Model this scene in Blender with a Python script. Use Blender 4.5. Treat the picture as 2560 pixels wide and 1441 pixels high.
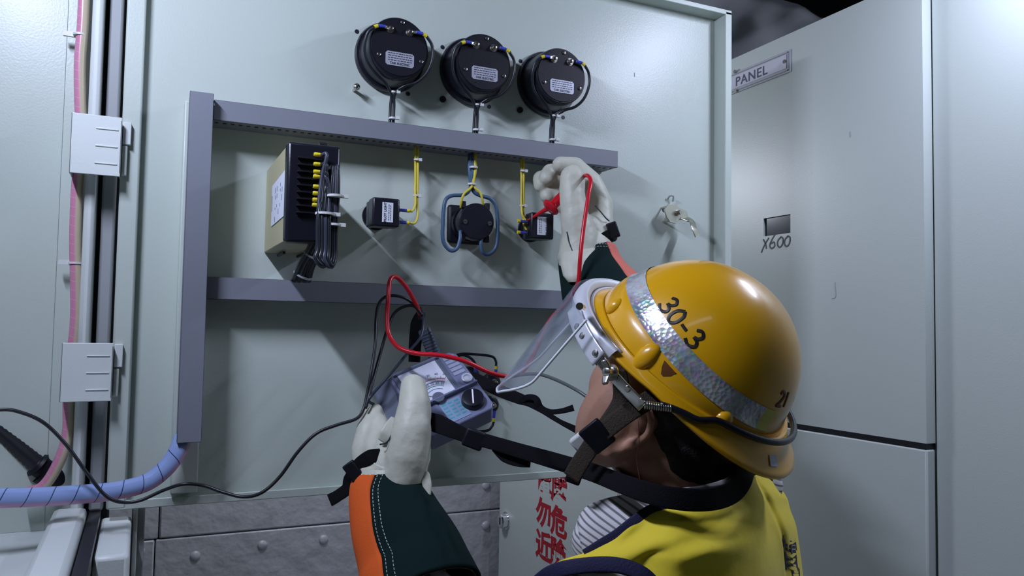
import bpy, bmesh, math, random
import numpy as np
from mathutils import Vector, Matrix, noise
random.seed(7)
for o in list(bpy.data.objects): bpy.data.objects.remove(o)
SC = bpy.context.scene
COL = SC.collection
PI = math.pi

# ------------------------------------------------------------------ camera
CAMZ = 1.5
yaw, pitch, roll, FPX = math.radians(24.937), math.radians(2.962), math.radians(.94), 1980.24
cy, sy, cp, sp = math.cos(yaw), math.sin(yaw), math.cos(pitch), math.sin(pitch)
FW = Vector((sy*cp, cy*cp, sp)); _r = Vector((cy, -sy, 0)); _u = _r.cross(FW)
RT = _r*math.cos(roll) + _u*math.sin(roll); UP = -_r*math.sin(roll) + _u*math.cos(roll)
cd = bpy.data.cameras.new('camera'); cam = bpy.data.objects.new('camera', cd); COL.objects.link(cam)
cd.sensor_width = 36; cd.lens = FPX/2560*36; cd.clip_start = .02; cd.clip_end = 60
M = Matrix((RT, UP, -FW)).transposed().to_4x4(); M.translation = Vector((0, 0, CAMZ)); cam.matrix_world = M
SC.camera = cam
def ray(px, py): return (px-1280)*RT - (py-720.5)*UP + FPX*FW
def at(px, py, d): return Vector((0, 0, CAMZ)) + ray(px, py)*(d/FPX)
def onY(px, py, y): q = ray(px, py); q = q*(y/q.y); return q + Vector((0, 0, CAMZ))
def onX(px, py, x): q = ray(px, py); q = q*(x/q.x); return q + Vector((0, 0, CAMZ))
def onZ(px, py, z): q = ray(px, py); q = q*((z-CAMZ)/q.z); return q + Vector((0, 0, CAMZ))
def cv(x, y, z): return RT*x + UP*y - FW*z      # a direction given right / up / toward the camera

# ------------------------------------------------------------------ light
SC.view_settings.view_transform = 'Standard'; SC.view_settings.look = 'None'
SC.view_settings.exposure = 0.0; SC.view_settings.gamma = 1; SC.view_settings.use_curve_mapping = False
W = bpy.data.worlds.new('world'); SC.world = W; W.use_nodes = True
W.node_tree.nodes['Background'].inputs[0].default_value = (.55, .74, .66, 1)
W.node_tree.nodes['Background'].inputs[1].default_value = .018
def area(name, loc, target, sx, sy_, power, color, long_axis=None):
    l = bpy.data.lights.new(name, 'AREA'); l.shape = 'RECTANGLE'; l.size = sx; l.size_y = sy_; l.energy = power; l.color = color
    o = bpy.data.objects.new(name, l); COL.objects.link(o); o.location = loc
    z = -(Vector(target)-Vector(loc)).normalized()
    x = Vector(long_axis or (0, 1, 0)); x = (x - z*x.dot(z)).normalized(); y = z.cross(x)
    m = Matrix((x, y, z)).transposed().to_4x4(); m.translation = Vector(loc); o.matrix_world = m
    o['kind'] = 'helper'
    return o
area('cabinet_tube_light', (-.26, .74, 2.19), (.95, 1.0, 1.2), .30, .03, 9.6, (.77, .83, 1.10))
area('aisle_tube_light', (1.27, .70, 2.28), (1.0, 1.1, 1.2), .32, .03, 6.0, (.77, .83, 1.10))
area('camera_side_fill', (-.35, -.45, 2.8), (.5, 1.1, 1.5), .9, .12, 1.0, (.74, .88, 1.0), (1, 0, 0))  # weak fill added from the camera side, not an actual fixture
pl_ = bpy.data.lights.new('far_aisle_fill', 'POINT'); pl_.energy = 34; pl_.color = (.80, .86, 1.0); pl_.shadow_soft_size = .12; pl_.specular_factor = .25  # invented point source behind the door, brightens the foil wall and hanging sheet
po = bpy.data.objects.new('far_aisle_fill', pl_); COL.objects.link(po); po.location = (.5, 2.62, 2.12); po['kind'] = 'helper'

# ------------------------------------------------------------------ materials
def mat(name, col, rough=.5, metal=0, bump=0, bscale=200, var=0, vscale=6, spec=.5, trans=0, coat=0, alpha=1, ior=1.45, fuzz=0):
    m = bpy.data.materials.new(name); m.use_nodes = True; nt = m.node_tree; b = nt.nodes['Principled BSDF']
    b.inputs['Base Color'].default_value = (*col, 1); b.inputs['Roughness'].default_value = rough
    b.inputs['Metallic'].default_value = metal; b.inputs['Specular IOR Level'].default_value = spec
    b.inputs['Transmission Weight'].default_value = trans; b.inputs['Coat Weight'].default_value = coat
    b.inputs['Coat Roughness'].default_value = .08
    b.inputs['Alpha'].default_value = alpha; b.inputs['IOR'].default_value = ior
    if fuzz: b.inputs['Sheen Weight'].default_value = fuzz
    tc = nt.nodes.new('ShaderNodeTexCoord')
    if var:
        n = nt.nodes.new('ShaderNodeTexNoise'); n.inputs['Scale'].default_value = vscale; n.inputs['Detail'].default_value = 6
        mx = nt.nodes.new('ShaderNodeMix'); mx.data_type = 'RGBA'
        mx.inputs[6].default_value = (*[max(0, c*(1-var)) for c in col], 1); mx.inputs[7].default_value = (*[min(1, c*(1+var)) for c in col], 1)
        nt.links.new(tc.outputs['Object'], n.inputs['Vector']); nt.links.new(n.outputs['Fac'], mx.inputs[0]); nt.links.new(mx.outputs[2], b.inputs['Base Color'])
    if bump:
        n2 = nt.nodes.new('ShaderNodeTexNoise'); n2.inputs['Scale'].default_value = bscale; n2.inputs['Detail'].default_value = 3
        bp = nt.nodes.new('ShaderNodeBump'); bp.inputs['Strength'].default_value = bump; bp.inputs['Distance'].default_value = .002
        nt.links.new(tc.outputs['Object'], n2.inputs['Vector']); nt.links.new(n2.outputs['Fac'], bp.inputs['Height']); nt.links.new(bp.outputs['Normal'], b.inputs['Normal'])
    return m
PAINT = mat('enamel_paint', (.49, .555, .50), .34, bump=.10, bscale=320, var=.03, vscale=3)
PAINT2 = mat('enamel_paint_right', (.49, .54, .51), .36, bump=.08, bscale=400, var=.035, vscale=2.5)
PAINTW = mat('white_enamel', (.60, .65, .63), .4, bump=.08, bscale=250, var=.04, vscale=9)
GREYP = mat('grey_painted_steel', (.30, .32, .33), .45, var=.08, vscale=8)
DUCT = mat('grey_pvc', (.185, .20, .235), .45, bump=.05, bscale=500, var=.03)
DUCTIN = mat('duct_inside', (.02, .02, .025), .8)
BLACK = mat('black_bakelite', (.010, .011, .018), .30, bump=.05, bscale=300)
BLACKM = mat('black_plastic_matt', (.006, .0065, .012), .5, bump=.08, bscale=400, spec=.35)
RUBBER = mat('black_rubber', (.012, .013, .016), .38)
WIREBK = mat('black_wire', (.012, .016, .022), .35)
WIREBL = mat('blue_grey_wire', (.05, .10, .18), .4)
WIREYE = mat('yellow_wire', (.62, .52, .05), .4)
YSLEEVE = mat('yellow_ferrule', (.70, .58, .03), .4)
BSLEEVE = mat('blue_lug_sleeve', (.05, .07, .45), .35)
STEEL = mat('nickel_steel', (.62, .60, .56), .25, 1)
ZINC = mat('zinc_passivated', (.62, .60, .50), .3, 1, var=.12, vscale=40)
CHROME = mat('bright_chrome', (.8, .82, .85), .15, 1)
ALU = mat('satin_aluminium', (.74, .76, .82), .34, .35)
WHITET = mat('white_nylon', (.62, .64, .62), .4)
PLATE = mat('label_foil', (.42, .44, .52), .4, .3, var=.25, vscale=90)
PAPER = mat('paper_label', (.62, .66, .74), .7, var=.06, vscale=60)
INK = mat('black_ink', (.015, .017, .03), .5)
CREAM = mat('cream_sheet_case', (.42, .40, .24), .5, var=.06, vscale=10)
REDPL = mat('red_plastic', (.55, .008, .02), .28)
SKIN = mat('skin', (.42, .225, .15), .5, var=.12, vscale=30, bump=.15, bscale=350)
SKIN.node_tree.nodes['Principled BSDF'].inputs['Subsurface Weight'].default_value = .06
HAIR = mat('black_hair', (.006, .005, .005), .55, bump=.9, bscale=420)
LEATH = mat('cream_leather', (.52, .53, .44), .50, bump=.55, bscale=70, var=.07, vscale=14)
GREENS = mat('green_suede', (.003, .015, .0145), .9, bump=.3, bscale=500, var=.25, vscale=20, spec=.2)
ORANGE = mat('orange_suede', (.72, .11, .012), .85, bump=.3, bscale=500, var=.1, vscale=20)
PINKS = mat('faded_orange_suede', (.62, .16, .12), .85, bump=.3, bscale=500, var=.1, vscale=20)
THREAD = mat('white_thread', (.6, .66, .62), .7)
WEB = mat('black_webbing', (.005, .005, .007), .85, bump=.4, bscale=700, spec=.15)
BROWNW = mat('brown_webbing', (.030, .022, .012), .8, bump=.5, bscale=600)
NAVY = mat('navy_trim', (.010, .010, .05), .75, bump=.3, bscale=500)
VEST = mat('yellow_vest_cloth', (.80, .64, .03), .8, bump=.25, bscale=90, var=.05, vscale=8, fuzz=.15)
HELM = mat('yellow_helmet_shell', (.70, .36, .004), .30, var=.03, vscale=12, coat=.5, bump=.03, bscale=120)
FOIL = mat('foil_cladding', (.54, .53, .57), .48, .15, bump=.9, bscale=14, var=.2, vscale=9)
for _n in FOIL.node_tree.nodes:
    if _n.type == 'BUMP': _n.inputs['Distance'].default_value = .012
METER = mat('multimeter_case', (.17, .19, .30), .35, bump=.05)
METERG = mat('multimeter_cover', (.10, .12, .17), .5)
DIAL = mat('dial_face', (.85, .86, .95), .45)
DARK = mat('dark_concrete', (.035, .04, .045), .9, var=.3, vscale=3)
CLOTHG = mat('grey_sheet', (.42, .43, .48), .6, bump=.3, bscale=6, var=.2, vscale=5)
FLOORM = mat('floor_paint', (.20, .22, .22), .6, var=.15, vscale=4)
TROUSER = mat('dark_trousers', (.02, .022, .03), .85)
REDINK = mat('red_paint', (.45, .006, .02), .5)
BROWNIN = mat('brown_sleeve', (.02, .012, .008), .9, bump=.5, bscale=100)
DARKG = mat('smoked_window', (.012, .018, .03), .15)

def stripe_mat(name, nrm, pitch):
    m = mat(name, (.5, .5, .55), .85, bump=.2, bscale=400); nt = m.node_tree; b = nt.nodes['Principled BSDF']
    tc = nt.nodes.new('ShaderNodeTexCoord'); dp = nt.nodes.new('ShaderNodeVectorMath'); dp.operation = 'DOT_PRODUCT'; dp.inputs[1].default_value = nrm.normalized()/pitch
    fr = nt.nodes.new('ShaderNodeMath'); fr.operation = 'FRACT'; r = nt.nodes.new('ShaderNodeValToRGB'); e = r.color_ramp.elements
    e[0].position = .0; e[0].color = (.62, .61, .62, 1); e[1].position = .50; e[1].color = (.62, .61, .62, 1)
    for p_, c_ in ((.60, .16), (.82, .16), (.93, .6)): q = e.new(p_); q.color = (c_, c_*.98, c_*1.05, 1)
    nt.links.new(tc.outputs['Object'], dp.inputs[0]); nt.links.new(dp.outputs['Value'], fr.inputs[0]); nt.links.new(fr.outputs[0], r.inputs[0]); nt.links.new(r.outputs[0], b.inputs['Base Color'])
    return m
def wave_mat(name, c1, c2, scale, rough=.7, rot=(0, 0, 0), thr=.5, metal=0, soft=.15, coord='Object'):
    m = mat(name, c1, rough, metal); nt = m.node_tree; b = nt.nodes['Principled BSDF']
    tc = nt.nodes.new('ShaderNodeTexCoord'); mp = nt.nodes.new('ShaderNodeMapping'); mp.inputs['Rotation'].default_value = rot
    w = nt.nodes.new('ShaderNodeTexWave'); w.inputs['Scale'].default_value = scale; w.inputs['Distortion'].default_value = 0.0
    r = nt.nodes.new('ShaderNodeValToRGB'); r.color_ramp.elements[0].position = thr-soft; r.color_ramp.elements[1].position = thr+soft
    r.color_ramp.elements[0].color = (*c1, 1); r.color_ramp.elements[1].color = (*c2, 1)
    nt.links.new(tc.outputs[coord], mp.inputs[0]); nt.links.new(mp.outputs[0], w.inputs['Vector']); nt.links.new(w.outputs['Fac'], r.inputs[0]); nt.links.new(r.outputs[0], b.inputs['Base Color'])
    return m
STRIPE = stripe_mat('striped_shirt', cv(.36, .92, .1), .0064)
STRIPEC = stripe_mat('striped_collar', cv(.05, .95, .35), .0062)
def spiral_mat(name, c1, c2, line, scale=17, thr=.55):
    m = mat(name, c1, .25); nt = m.node_tree; b = nt.nodes['Principled BSDF']
    tc = nt.nodes.new('ShaderNodeTexCoord'); sx = nt.nodes.new('ShaderNodeSeparateXYZ'); nt.links.new(tc.outputs['UV'], sx.inputs[0])
    # u along, v around: two colours by v, thin cut lines along a spiral
    r = nt.nodes.new('ShaderNodeValToRGB'); r.color_ramp.elements[0].color = (*c1, 1); r.color_ramp.elements[1].color = (*c2, 1)
    r.color_ramp.elements[0].position = thr-.05; r.color_ramp.elements[1].position = thr+.05
    s = nt.nodes.new('ShaderNodeMath'); s.operation = 'PINGPONG'; s.inputs[1].default_value = .5
    nt.links.new(sx.outputs['Y'], s.inputs[0])
    k = nt.nodes.new('ShaderNodeMath'); k.operation = 'MULTIPLY'; k.inputs[1].default_value = 2; nt.links.new(s.outputs[0], k.inputs[0]); nt.links.new(k.outputs[0], r.inputs[0])
    a = nt.nodes.new('ShaderNodeMath'); a.operation = 'MULTIPLY_ADD'; a.inputs[1].default_value = scale
    nt.links.new(sx.outputs['X'], a.inputs[0]); nt.links.new(sx.outputs['Y'], a.inputs[2])
    f = nt.nodes.new('ShaderNodeMath'); f.operation = 'FRACT'; nt.links.new(a.outputs[0], f.inputs[0])
    g = nt.nodes.new('ShaderNodeMath'); g.operation = 'LESS_THAN'; g.inputs[1].default_value = .045; nt.links.new(f.outputs[0], g.inputs[0])
    mx = nt.nodes.new('ShaderNodeMix'); mx.data_type = 'RGBA'; mx.inputs[7].default_value = (*line, 1)
    nt.links.new(g.outputs[0], mx.inputs[0]); nt.links.new(r.outputs[0], mx.inputs[6]); nt.links.new(mx.outputs[2], b.inputs['Base Color'])
    return m
SPBLUE = spiral_mat('spiral_wrap_blue', (.25, .34, .60), (.50, .30, .48), (.03, .05, .12), 36, .36)
SPPINK = spiral_mat('spiral_wrap_pink', (.50, .43, .30), (.55, .22, .34), (.48, .42, .40), 75, .5)
# transparent face shield
def clear_mat():
    m = bpy.data.materials.new('clear_acrylic'); m.use_nodes = True; nt = m.node_tree
    out = nt.nodes['Material Output']; nt.nodes.remove(nt.nodes['Principled BSDF'])
    t = nt.nodes.new('ShaderNodeBsdfTransparent'); t.inputs[0].default_value = (.97, .975, .98, 1)
    g = nt.nodes.new('ShaderNodeBsdfGlossy'); g.inputs['Roughness'].default_value = .12; g.inputs[0].default_value = (.8, .85, .95, 1)
    d = nt.nodes.new('ShaderNodeBsdfDiffuse'); d.inputs[0].default_value = (.55, .6, .7, 1)
    lw = nt.nodes.new('ShaderNodeLayerWeight'); lw.inputs['Blend'].default_value = .22
    m1 = nt.nodes.new('ShaderNodeMixShader'); m2 = nt.nodes.new('ShaderNodeMixShader'); m2.inputs[0].default_value = .05
    mu = nt.nodes.new('ShaderNodeMath'); mu.operation = 'MULTIPLY'; mu.inputs[1].default_value = .45; nt.links.new(lw.outputs['Fresnel'], mu.inputs[0])
    nt.links.new(mu.outputs[0], m1.inputs[0]); nt.links.new(t.outputs[0], m1.inputs[1]); nt.links.new(g.outputs[0], m1.inputs[2])
    nt.links.new(m1.outputs[0], m2.inputs[1]); nt.links.new(d.outputs[0], m2.inputs[2]); nt.links.new(m2.outputs[0], out.inputs[0])
    return m
CLEAR = clear_mat()
def holo_mat():
    m = mat('prismatic_tape', (.6, .62, .68), .28, .5); nt = m.node_tree; b = nt.nodes['Principled BSDF']
    tc = nt.nodes.new('ShaderNodeTexCoord'); v = nt.nodes.new('ShaderNodeTexVoronoi'); v.inputs['Scale'].default_value = 230
    n = nt.nodes.new('ShaderNodeTexNoise'); n.inputs['Scale'].default_value = 26; n.inputs['Detail'].default_value = 2
    hs = nt.nodes.new('ShaderNodeHueSaturation'); hs.inputs['Color'].default_value = (.60, .64, .74, 1)
    r = nt.nodes.new('ShaderNodeValToRGB'); r.color_ramp.elements[0].color = (.10, .12, .18, 1); r.color_ramp.elements[1].color = (.85, .87, .92, 1)
    r.color_ramp.elements[0].position = .30; r.color_ramp.elements[1].position = .62
    nt.links.new(tc.outputs['Object'], v.inputs['Vector']); nt.links.new(tc.outputs['Object'], n.inputs['Vector']); nt.links.new(n.outputs['Fac'], r.inputs[0])
    mx = nt.nodes.new('ShaderNodeMix'); mx.data_type = 'RGBA'; mx.inputs[0].default_value = .22
    nt.links.new(r.outputs[0], mx.inputs[6]); nt.links.new(v.outputs['Color'], mx.inputs[7]); nt.links.new(mx.outputs[2], b.inputs['Base Color'])
    bp = nt.nodes.new('ShaderNodeBump'); bp.inputs['Strength'].default_value = .5; bp.inputs['Distance'].default_value = .001
    nt.links.new(v.outputs['Distance'], bp.inputs['Height']); nt.links.new(bp.outputs['Normal'], b.inputs['Normal'])
    return m
HOLO = holo_mat()

# ------------------------------------------------------------------ mesh kit
class MB:
    def __init__(s): s.v = []; s.f = []; s.uv = {}
    def add(s, vs, fs, uvs=None):
        o = len(s.v); s.v += [Vector(v) for v in vs]; k = len(s.f); s.f += [tuple(i+o for i in f) for f in fs]
        if uvs: 
            for i, u in enumerate(uvs): s.uv[o+i] = u
        return s
    def box(s, a, b):
        x0, x1 = sorted((a[0], b[0])); y0, y1 = sorted((a[1], b[1])); z0, z1 = sorted((a[2], b[2]))
        return s.hexa([(x0, y0, z0), (x1, y0, z0), (x1, y1, z0), (x0, y1, z0), (x0, y0, z1), (x1, y0, z1), (x1, y1, z1), (x0, y1, z1)])
    def hexa(s, c): return s.add(c, [(3, 2, 1, 0), (4, 5, 6, 7), (0, 1, 5, 4), (1, 2, 6, 5), (2, 3, 7, 6), (3, 0, 4, 7)])
    def obox(s, o, ex, ey, ez, a, b):
        o = Vector(o); P = lambda x, y, z: o+ex*x+ey*y+ez*z
        x0, y0, z0 = a; x1, y1, z1 = b
        return s.hexa([P(x0, y0, z0), P(x1, y0, z0), P(x1, y1, z0), P(x0, y1, z0), P(x0, y0, z1), P(x1, y0, z1), P(x1, y1, z1), P(x0, y1, z1)])
    def lathe(s, p, axis, prof, n=32, caps=True):
        # prof: (distance along axis, radius)
        p = Vector(p); a = Vector(axis).normalized(); t = Vector((0, 0, 1)) if abs(a.z) < .9 else Vector((1, 0, 0))
        u = a.cross(t).normalized(); w = a.cross(u); vs = []; fs = []
        for h, r in prof:
            for i in range(n): c = 2*PI*i/n; vs.append(p+a*h+(u*math.cos(c)+w*math.sin(c))*r)
        for j in range(len(prof)-1):
            for i in range(n): k = (i+1) % n; fs.append((j*n+i, j*n+k, (j+1)*n+k, (j+1)*n+i))
        if caps: fs.append(tuple(range(n-1, -1, -1))); fs.append(tuple((len(prof)-1)*n+i for i in range(n)))
        return s.add(vs, fs)
    def cyl(s, p0, p1, r, n=20, r1=None):
        p0 = Vector(p0); p1 = Vector(p1); return s.lathe(p0, p1-p0, [(0, r), ((p1-p0).length, r if r1 is None else r1)], n)
    def tube(s, pts, r, n=10, res=6, smooth=True, flat=None, up=None, wrap=False):
        pts = [Vector(p) for p in pts]
        rs = r if isinstance(r, (list, tuple)) else [r]*len(pts)
        if smooth: pts, rs = spline(pts, rs, res)
        L = [0]
        for i in range(1, len(pts)): L.append(L[-1]+(pts[i]-pts[i-1]).length)
        prev = None; vs = []; uv = []
        for i, p in enumerate(pts):
            t = (pts[min(i+1, len(pts)-1)]-pts[max(i-1, 0)]).normalized()
            if up is not None: nrm = Vector(up(i/(len(pts)-1)) if callable(up) else up); nrm = (nrm-t*nrm.dot(t)).normalized()
            elif prev is None:
                g = Vector((0, 0, 1)) if abs(t.z) < .9 else Vector((1, 0, 0)); nrm = (g-t*g.dot(t)).normalized()
            else: nrm = (prev-t*prev.dot(t)).normalized()
            prev = nrm; b = t.cross(nrm)
            for k in range(n):
                c = 2*PI*k/n
                if flat:   # rounded rectangle: flat = (half width, half thickness)
                    cx = math.copysign(abs(math.cos(c))**.35, math.cos(c)); sx = math.copysign(abs(math.sin(c))**.6, math.sin(c))
                    vs.append(p+b*cx*flat[0]*rs[i]+nrm*sx*flat[1])
                else: vs.append(p+(nrm*math.cos(c)+b*math.sin(c))*rs[i])
                uv.append((L[i], k/n))
            if wrap: vs.append(vs[-n].copy()); uv.append((L[i], 1.0))
        if wrap:
            m = len(pts); n1 = n+1; fs = [(j*n1+k, j*n1+k+1, (j+1)*n1+k+1, (j+1)*n1+k) for j in range(m-1) for k in range(n)]
            return s.add(vs, fs, uv)
        m = len(pts); fs = []
        for j in range(m-1):
            for k in range(n): q = (k+1) % n; fs.append((j*n+k, j*n+q, (j+1)*n+q, (j+1)*n+k))
        fs.append(tuple(range(n-1, -1, -1))); fs.append(tuple((m-1)*n+k for k in range(n)))
        return s.add(vs, fs, uv)
    def grid(s, rows, closed=False, uv=True):
        R = len(rows); Cn = len(rows[0]); vs = [p for r in rows for p in r]; fs = []
        for j in range(R-1):
            for i in range(Cn if closed else Cn-1):
                k = (i+1) % Cn; fs.append((j*Cn+i, j*Cn+k, (j+1)*Cn+k, (j+1)*Cn+i))
        uvs = [(i/(Cn-1), j/(R-1)) for j in range(R) for i in range(Cn)]
        return s.add(vs, fs, uvs)
    def ball(s, c, r, n=16, m=10):
        rx = r if isinstance(r, (tuple, list)) else (r, r, r); c = Vector(c); rows = []
        for j in range(m+1):
            th = PI*j/m; rows.append([c+Vector((rx[0]*math.sin(th)*math.cos(2*PI*i/n), rx[1]*math.sin(th)*math.sin(2*PI*i/n), rx[2]*math.cos(th))) for i in range(n)])
        return s.grid(rows, True)
    def build(s, name, material, parent=None, smooth=False, bevel=0, solid=0, weld=False, seg=2, off=0):
        org = Vector(parent['_o']) if parent is not None and '_o' in parent else Vector((0, 0, 0))
        me = bpy.data.meshes.new(name); me.from_pydata([tuple(v-org) for v in s.v], [], s.f)
        if s.uv:
            ul = me.uv_layers.new(name='uv')
            for lp in me.loops: ul.data[lp.index].uv = s.uv.get(lp.vertex_index, (0, 0))
        bm = bmesh.new(); bm.from_mesh(me)
        if weld: bmesh.ops.remove_doubles(bm, verts=bm.verts, dist=1e-5)
        if not solid: bmesh.ops.recalc_face_normals(bm, faces=bm.faces)
        bm.to_mesh(me); bm.free()
        for mt in (material if isinstance(material, list) else [material]): me.materials.append(mt)
        o = bpy.data.objects.new(name, me); COL.objects.link(o)
        if parent is not None: o.parent = parent; o['_o'] = tuple(org)
        if solid: m = o.modifiers.new('s', 'SOLIDIFY'); m.thickness = solid; m.offset = off
        if bevel:
            m = o.modifiers.new('b', 'BEVEL'); m.width = bevel; m.segments = seg; m.limit_method = 'ANGLE'; m.angle_limit = math.radians(40)
            m.harden_normals = False
        if smooth or bevel:
            me.shade_smooth()
            if not (smooth == 'all'):
                try: me.set_sharp_from_angle(angle=math.radians(38))
                except Exception: pass
        return o
def spline(pts, rs, res):
    P = [pts[0]*2-pts[1]]+pts+[pts[-1]*2-pts[-2]]; R_ = [rs[0]]+list(rs)+[rs[-1]]; out = []; ro = []
    for i in range(1, len(P)-2):
        for k in range(res):
            t = k/res; a, b, c, d = P[i-1], P[i], P[i+1], P[i+2]
            out.append(.5*((2*b)+(c-a)*t+(2*a-5*b+4*c-d)*t*t+(3*b-a-3*c+d)*t**3)); ro.append(R_[i]+(R_[i+1]-R_[i])*t)
    out.append(pts[-1]); ro.append(rs[-1]); return out, ro
def cr1(vals, t):
    n = len(vals)-1; x = t*n; i = min(int(x), n-1); f = x-i
    a = vals[i-1] if i > 0 else vals[0]*2-vals[1]; b = vals[i]; c = vals[i+1]; d = vals[i+2] if i+2 <= n else vals[n]*2-vals[n-1]
    return .5*((2*b)+(c-a)*f+(2*a-5*b+4*c-d)*f*f+(3*b-a-3*c+d)*f**3)
def patch(rows, nu=40, nv=30):
    rows = [[Vector(p) for p in r] for r in rows]
    fine = [[cr1(r, i/nu) for i in range(nu+1)] for r in rows]
    return [[cr1([fr[i] for fr in fine], j/nv) for i in range(nu+1)] for j in range(nv+1)]
def thing(name, label, cat, loc, group=None):
    o = bpy.data.objects.new(name, None); COL.objects.link(o); o.location = loc; o['_o'] = tuple(loc)
    o.empty_display_size = .02
    o['label'] = label; o['category'] = cat
    if group: o['group'] = group
    return o
def tag(o, label, cat, group=None):
    o['label'] = label; o['category'] = cat
    if group: o['group'] = group
    return o
def struct(o): o['kind'] = 'structure'; return o
def copy_thing(o, loc, label=None, parent=None):
    c = o.copy(); COL.objects.link(c); c.parent = parent
    if parent is None:
        c.location = loc; c['_o'] = tuple(loc)
        if label: c['label'] = label
    for ch in list(o.children): copy_thing(ch, None, None, c)
    return c
def blob(name, caps, material, parent, voxel=.003, smooth=6, balls=(), disp=0):
    # caps: (p0, r0, p1, r1): tapered limbs fused into one continuous skin
    m = MB()
    for p0, r0, p1, r1 in caps:
        p0 = Vector(p0); p1 = Vector(p1); L = (p1-p0).length; prof = []
        for k in range(5): a = PI/2*k/4; prof.append((-r0*math.cos(a), max(1e-5, r0*math.sin(a))))
        for k in range(5): a = PI/2*k/4; prof.append((L+r1*math.sin(a), max(1e-5, r1*math.cos(a))))
        if L < 1e-6: m.ball(p0, r0)
        else: m.lathe(p0, p1-p0, prof, 20)
    for c, ax, r in balls:    # oriented ellipsoids: centre, (ex, ey, ez), radii
        rows = []
        for j in range(13):
            th = PI*j/12; rows.append([Vector(c)+ax[0]*(max(r[0]*math.sin(th), 1e-5)*math.cos(2*PI*i/20))+ax[1]*(max(r[1]*math.sin(th), 1e-5)*math.sin(2*PI*i/20))+ax[2]*(r[2]*math.cos(th)) for i in range(20)])
        m.grid(rows, True)
    m.uv = {}
    # caps of every piece closed by the profile ends
    o = m.build(name, material, parent, smooth='all')
    r = o.modifiers.new('r', 'REMESH'); r.mode = 'VOXEL'; r.voxel_size = voxel; r.use_smooth_shade = True
    s = o.modifiers.new('sm', 'SMOOTH'); s.iterations = smooth; s.factor = .5
    if disp:
        tx = bpy.data.textures.new(name+'_folds', 'CLOUDS'); tx.noise_scale = .02
        d = o.modifiers.new('d', 'DISPLACE'); d.texture = tx; d.strength = disp; d.mid_level = .5
    return o
def text_mesh(body, size, extrude=0, bold=0, spacing=1.0, shear=0):
    c = bpy.data.curves.new('t', 'FONT'); c.body = body; c.size = size; c.align_x = 'CENTER'; c.align_y = 'CENTER'; c.extrude = extrude; c.offset = bold; c.space_character = spacing; c.shear = shear; c.resolution_u = 4
    o = bpy.data.objects.new('t', c); COL.objects.link(o); bpy.context.view_layer.update()
    dg = bpy.context.evaluated_depsgraph_get(); me = bpy.data.meshes.new_from_object(o.evaluated_get(dg))
    vs = [v.co.copy() for v in me.vertices]; fs = [tuple(p.vertices) for p in me.polygons]
    bpy.data.objects.remove(o); bpy.data.curves.remove(c); bpy.data.meshes.remove(me)
    return vs, fs
def text_on(mb, body, size, o, ex, ey, bold=0, shear=0, sx=1.0, rot=0, spacing=1.0):
    vs, fs = text_mesh(body, size, 0, bold, spacing, shear); o = Vector(o); c, s = math.cos(rot), math.sin(rot)
    mb.add([o+ex*((v.x*c-v.y*s)*sx)+ey*(v.x*s+v.y*c) for v in vs], fs); return mb
AX, AY, AZ = Vector((1, 0, 0)), Vector((0, 1, 0)), Vector((0, 0, 1))
D = 1.3
#==SETTING
# ------------------------------------------------------------------ the room
fl = MB().box((-2.5, -2.5, -.1), (4, 3.6, 0)).build('floor', FLOORM); struct(fl)
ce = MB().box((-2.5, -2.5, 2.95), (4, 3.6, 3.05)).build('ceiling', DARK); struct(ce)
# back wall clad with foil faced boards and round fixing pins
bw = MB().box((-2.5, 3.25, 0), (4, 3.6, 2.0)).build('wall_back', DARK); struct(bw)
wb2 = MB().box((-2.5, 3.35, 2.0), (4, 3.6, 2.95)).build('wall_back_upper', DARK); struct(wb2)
YF = 3.22
def fz(px, py): return onY(px, py, YF)
zt = fz(600, 1250).z + .9; z1 = (fz(315, 1356).z + fz(886, 1306).z)/2; zb = z1-.62
xm1 = fz(398, 1300).x; xm2 = fz(386, 1400).x
def board(x0, x1, z0, z1_, pins, nm='cladding_board'):
    g = .0018; o = MB().box((x0+g, YF, z0+g), (x1-g, YF+.035, z1_-g)).build(nm, FOIL, bw, bevel=.006)
    for px_, pz in pins:
        MB().ball((px_, YF, pz), (.019, .010, .019), 14, 8).build('fixing_pin', FOIL, o, smooth='all')
    return o
bw['_o'] = (0, 0, 0)
def pin(px, py): p = fz(px, py); return (p.x, p.z)
board(-.4, xm1, z1, z1+.32, [])
board(xm1, 2.6, z1, z1+.32, [pin(1215, 1315-100)])
board(-.4, xm2, zb, z1, [pin(349, 1380)])
board(xm2, 2.6, zb, z1, [pin(488, 1391), pin(656, 1364), pin(809, 1350), pin(1214, 1315)])
board(-.4, 2.6, z1+.32, 2.0, [])
# crumpled grey sheet hanging under the ceiling
rows = []
for j in range(31):
    r_ = []
    for i in range(51):
        u, v = i/50, j/30
        p = Vector((.9+1.75*u, 2.1+1.0*v, 2.74-.10*u-.30*v*(1-.5*u)))
        p.z += .05*noise.noise(Vector((u*5, v*3, 1)))+.025*noise.noise(Vector((u*14, v*9, 5))) - .10*max(0, math.sin(u*9))*v
        r_.append(p)
    rows.append(r_)
o = MB().grid(rows).build('draped_sheet', CLOTHG, smooth='all', solid=.004)
tag(o, 'crumpled grey sheet hanging under the dark ceiling above the nameplate cabinet', 'sheet')
for i, (y_, z_) in enumerate([(2.9, 2.86)]):
    pass

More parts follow.
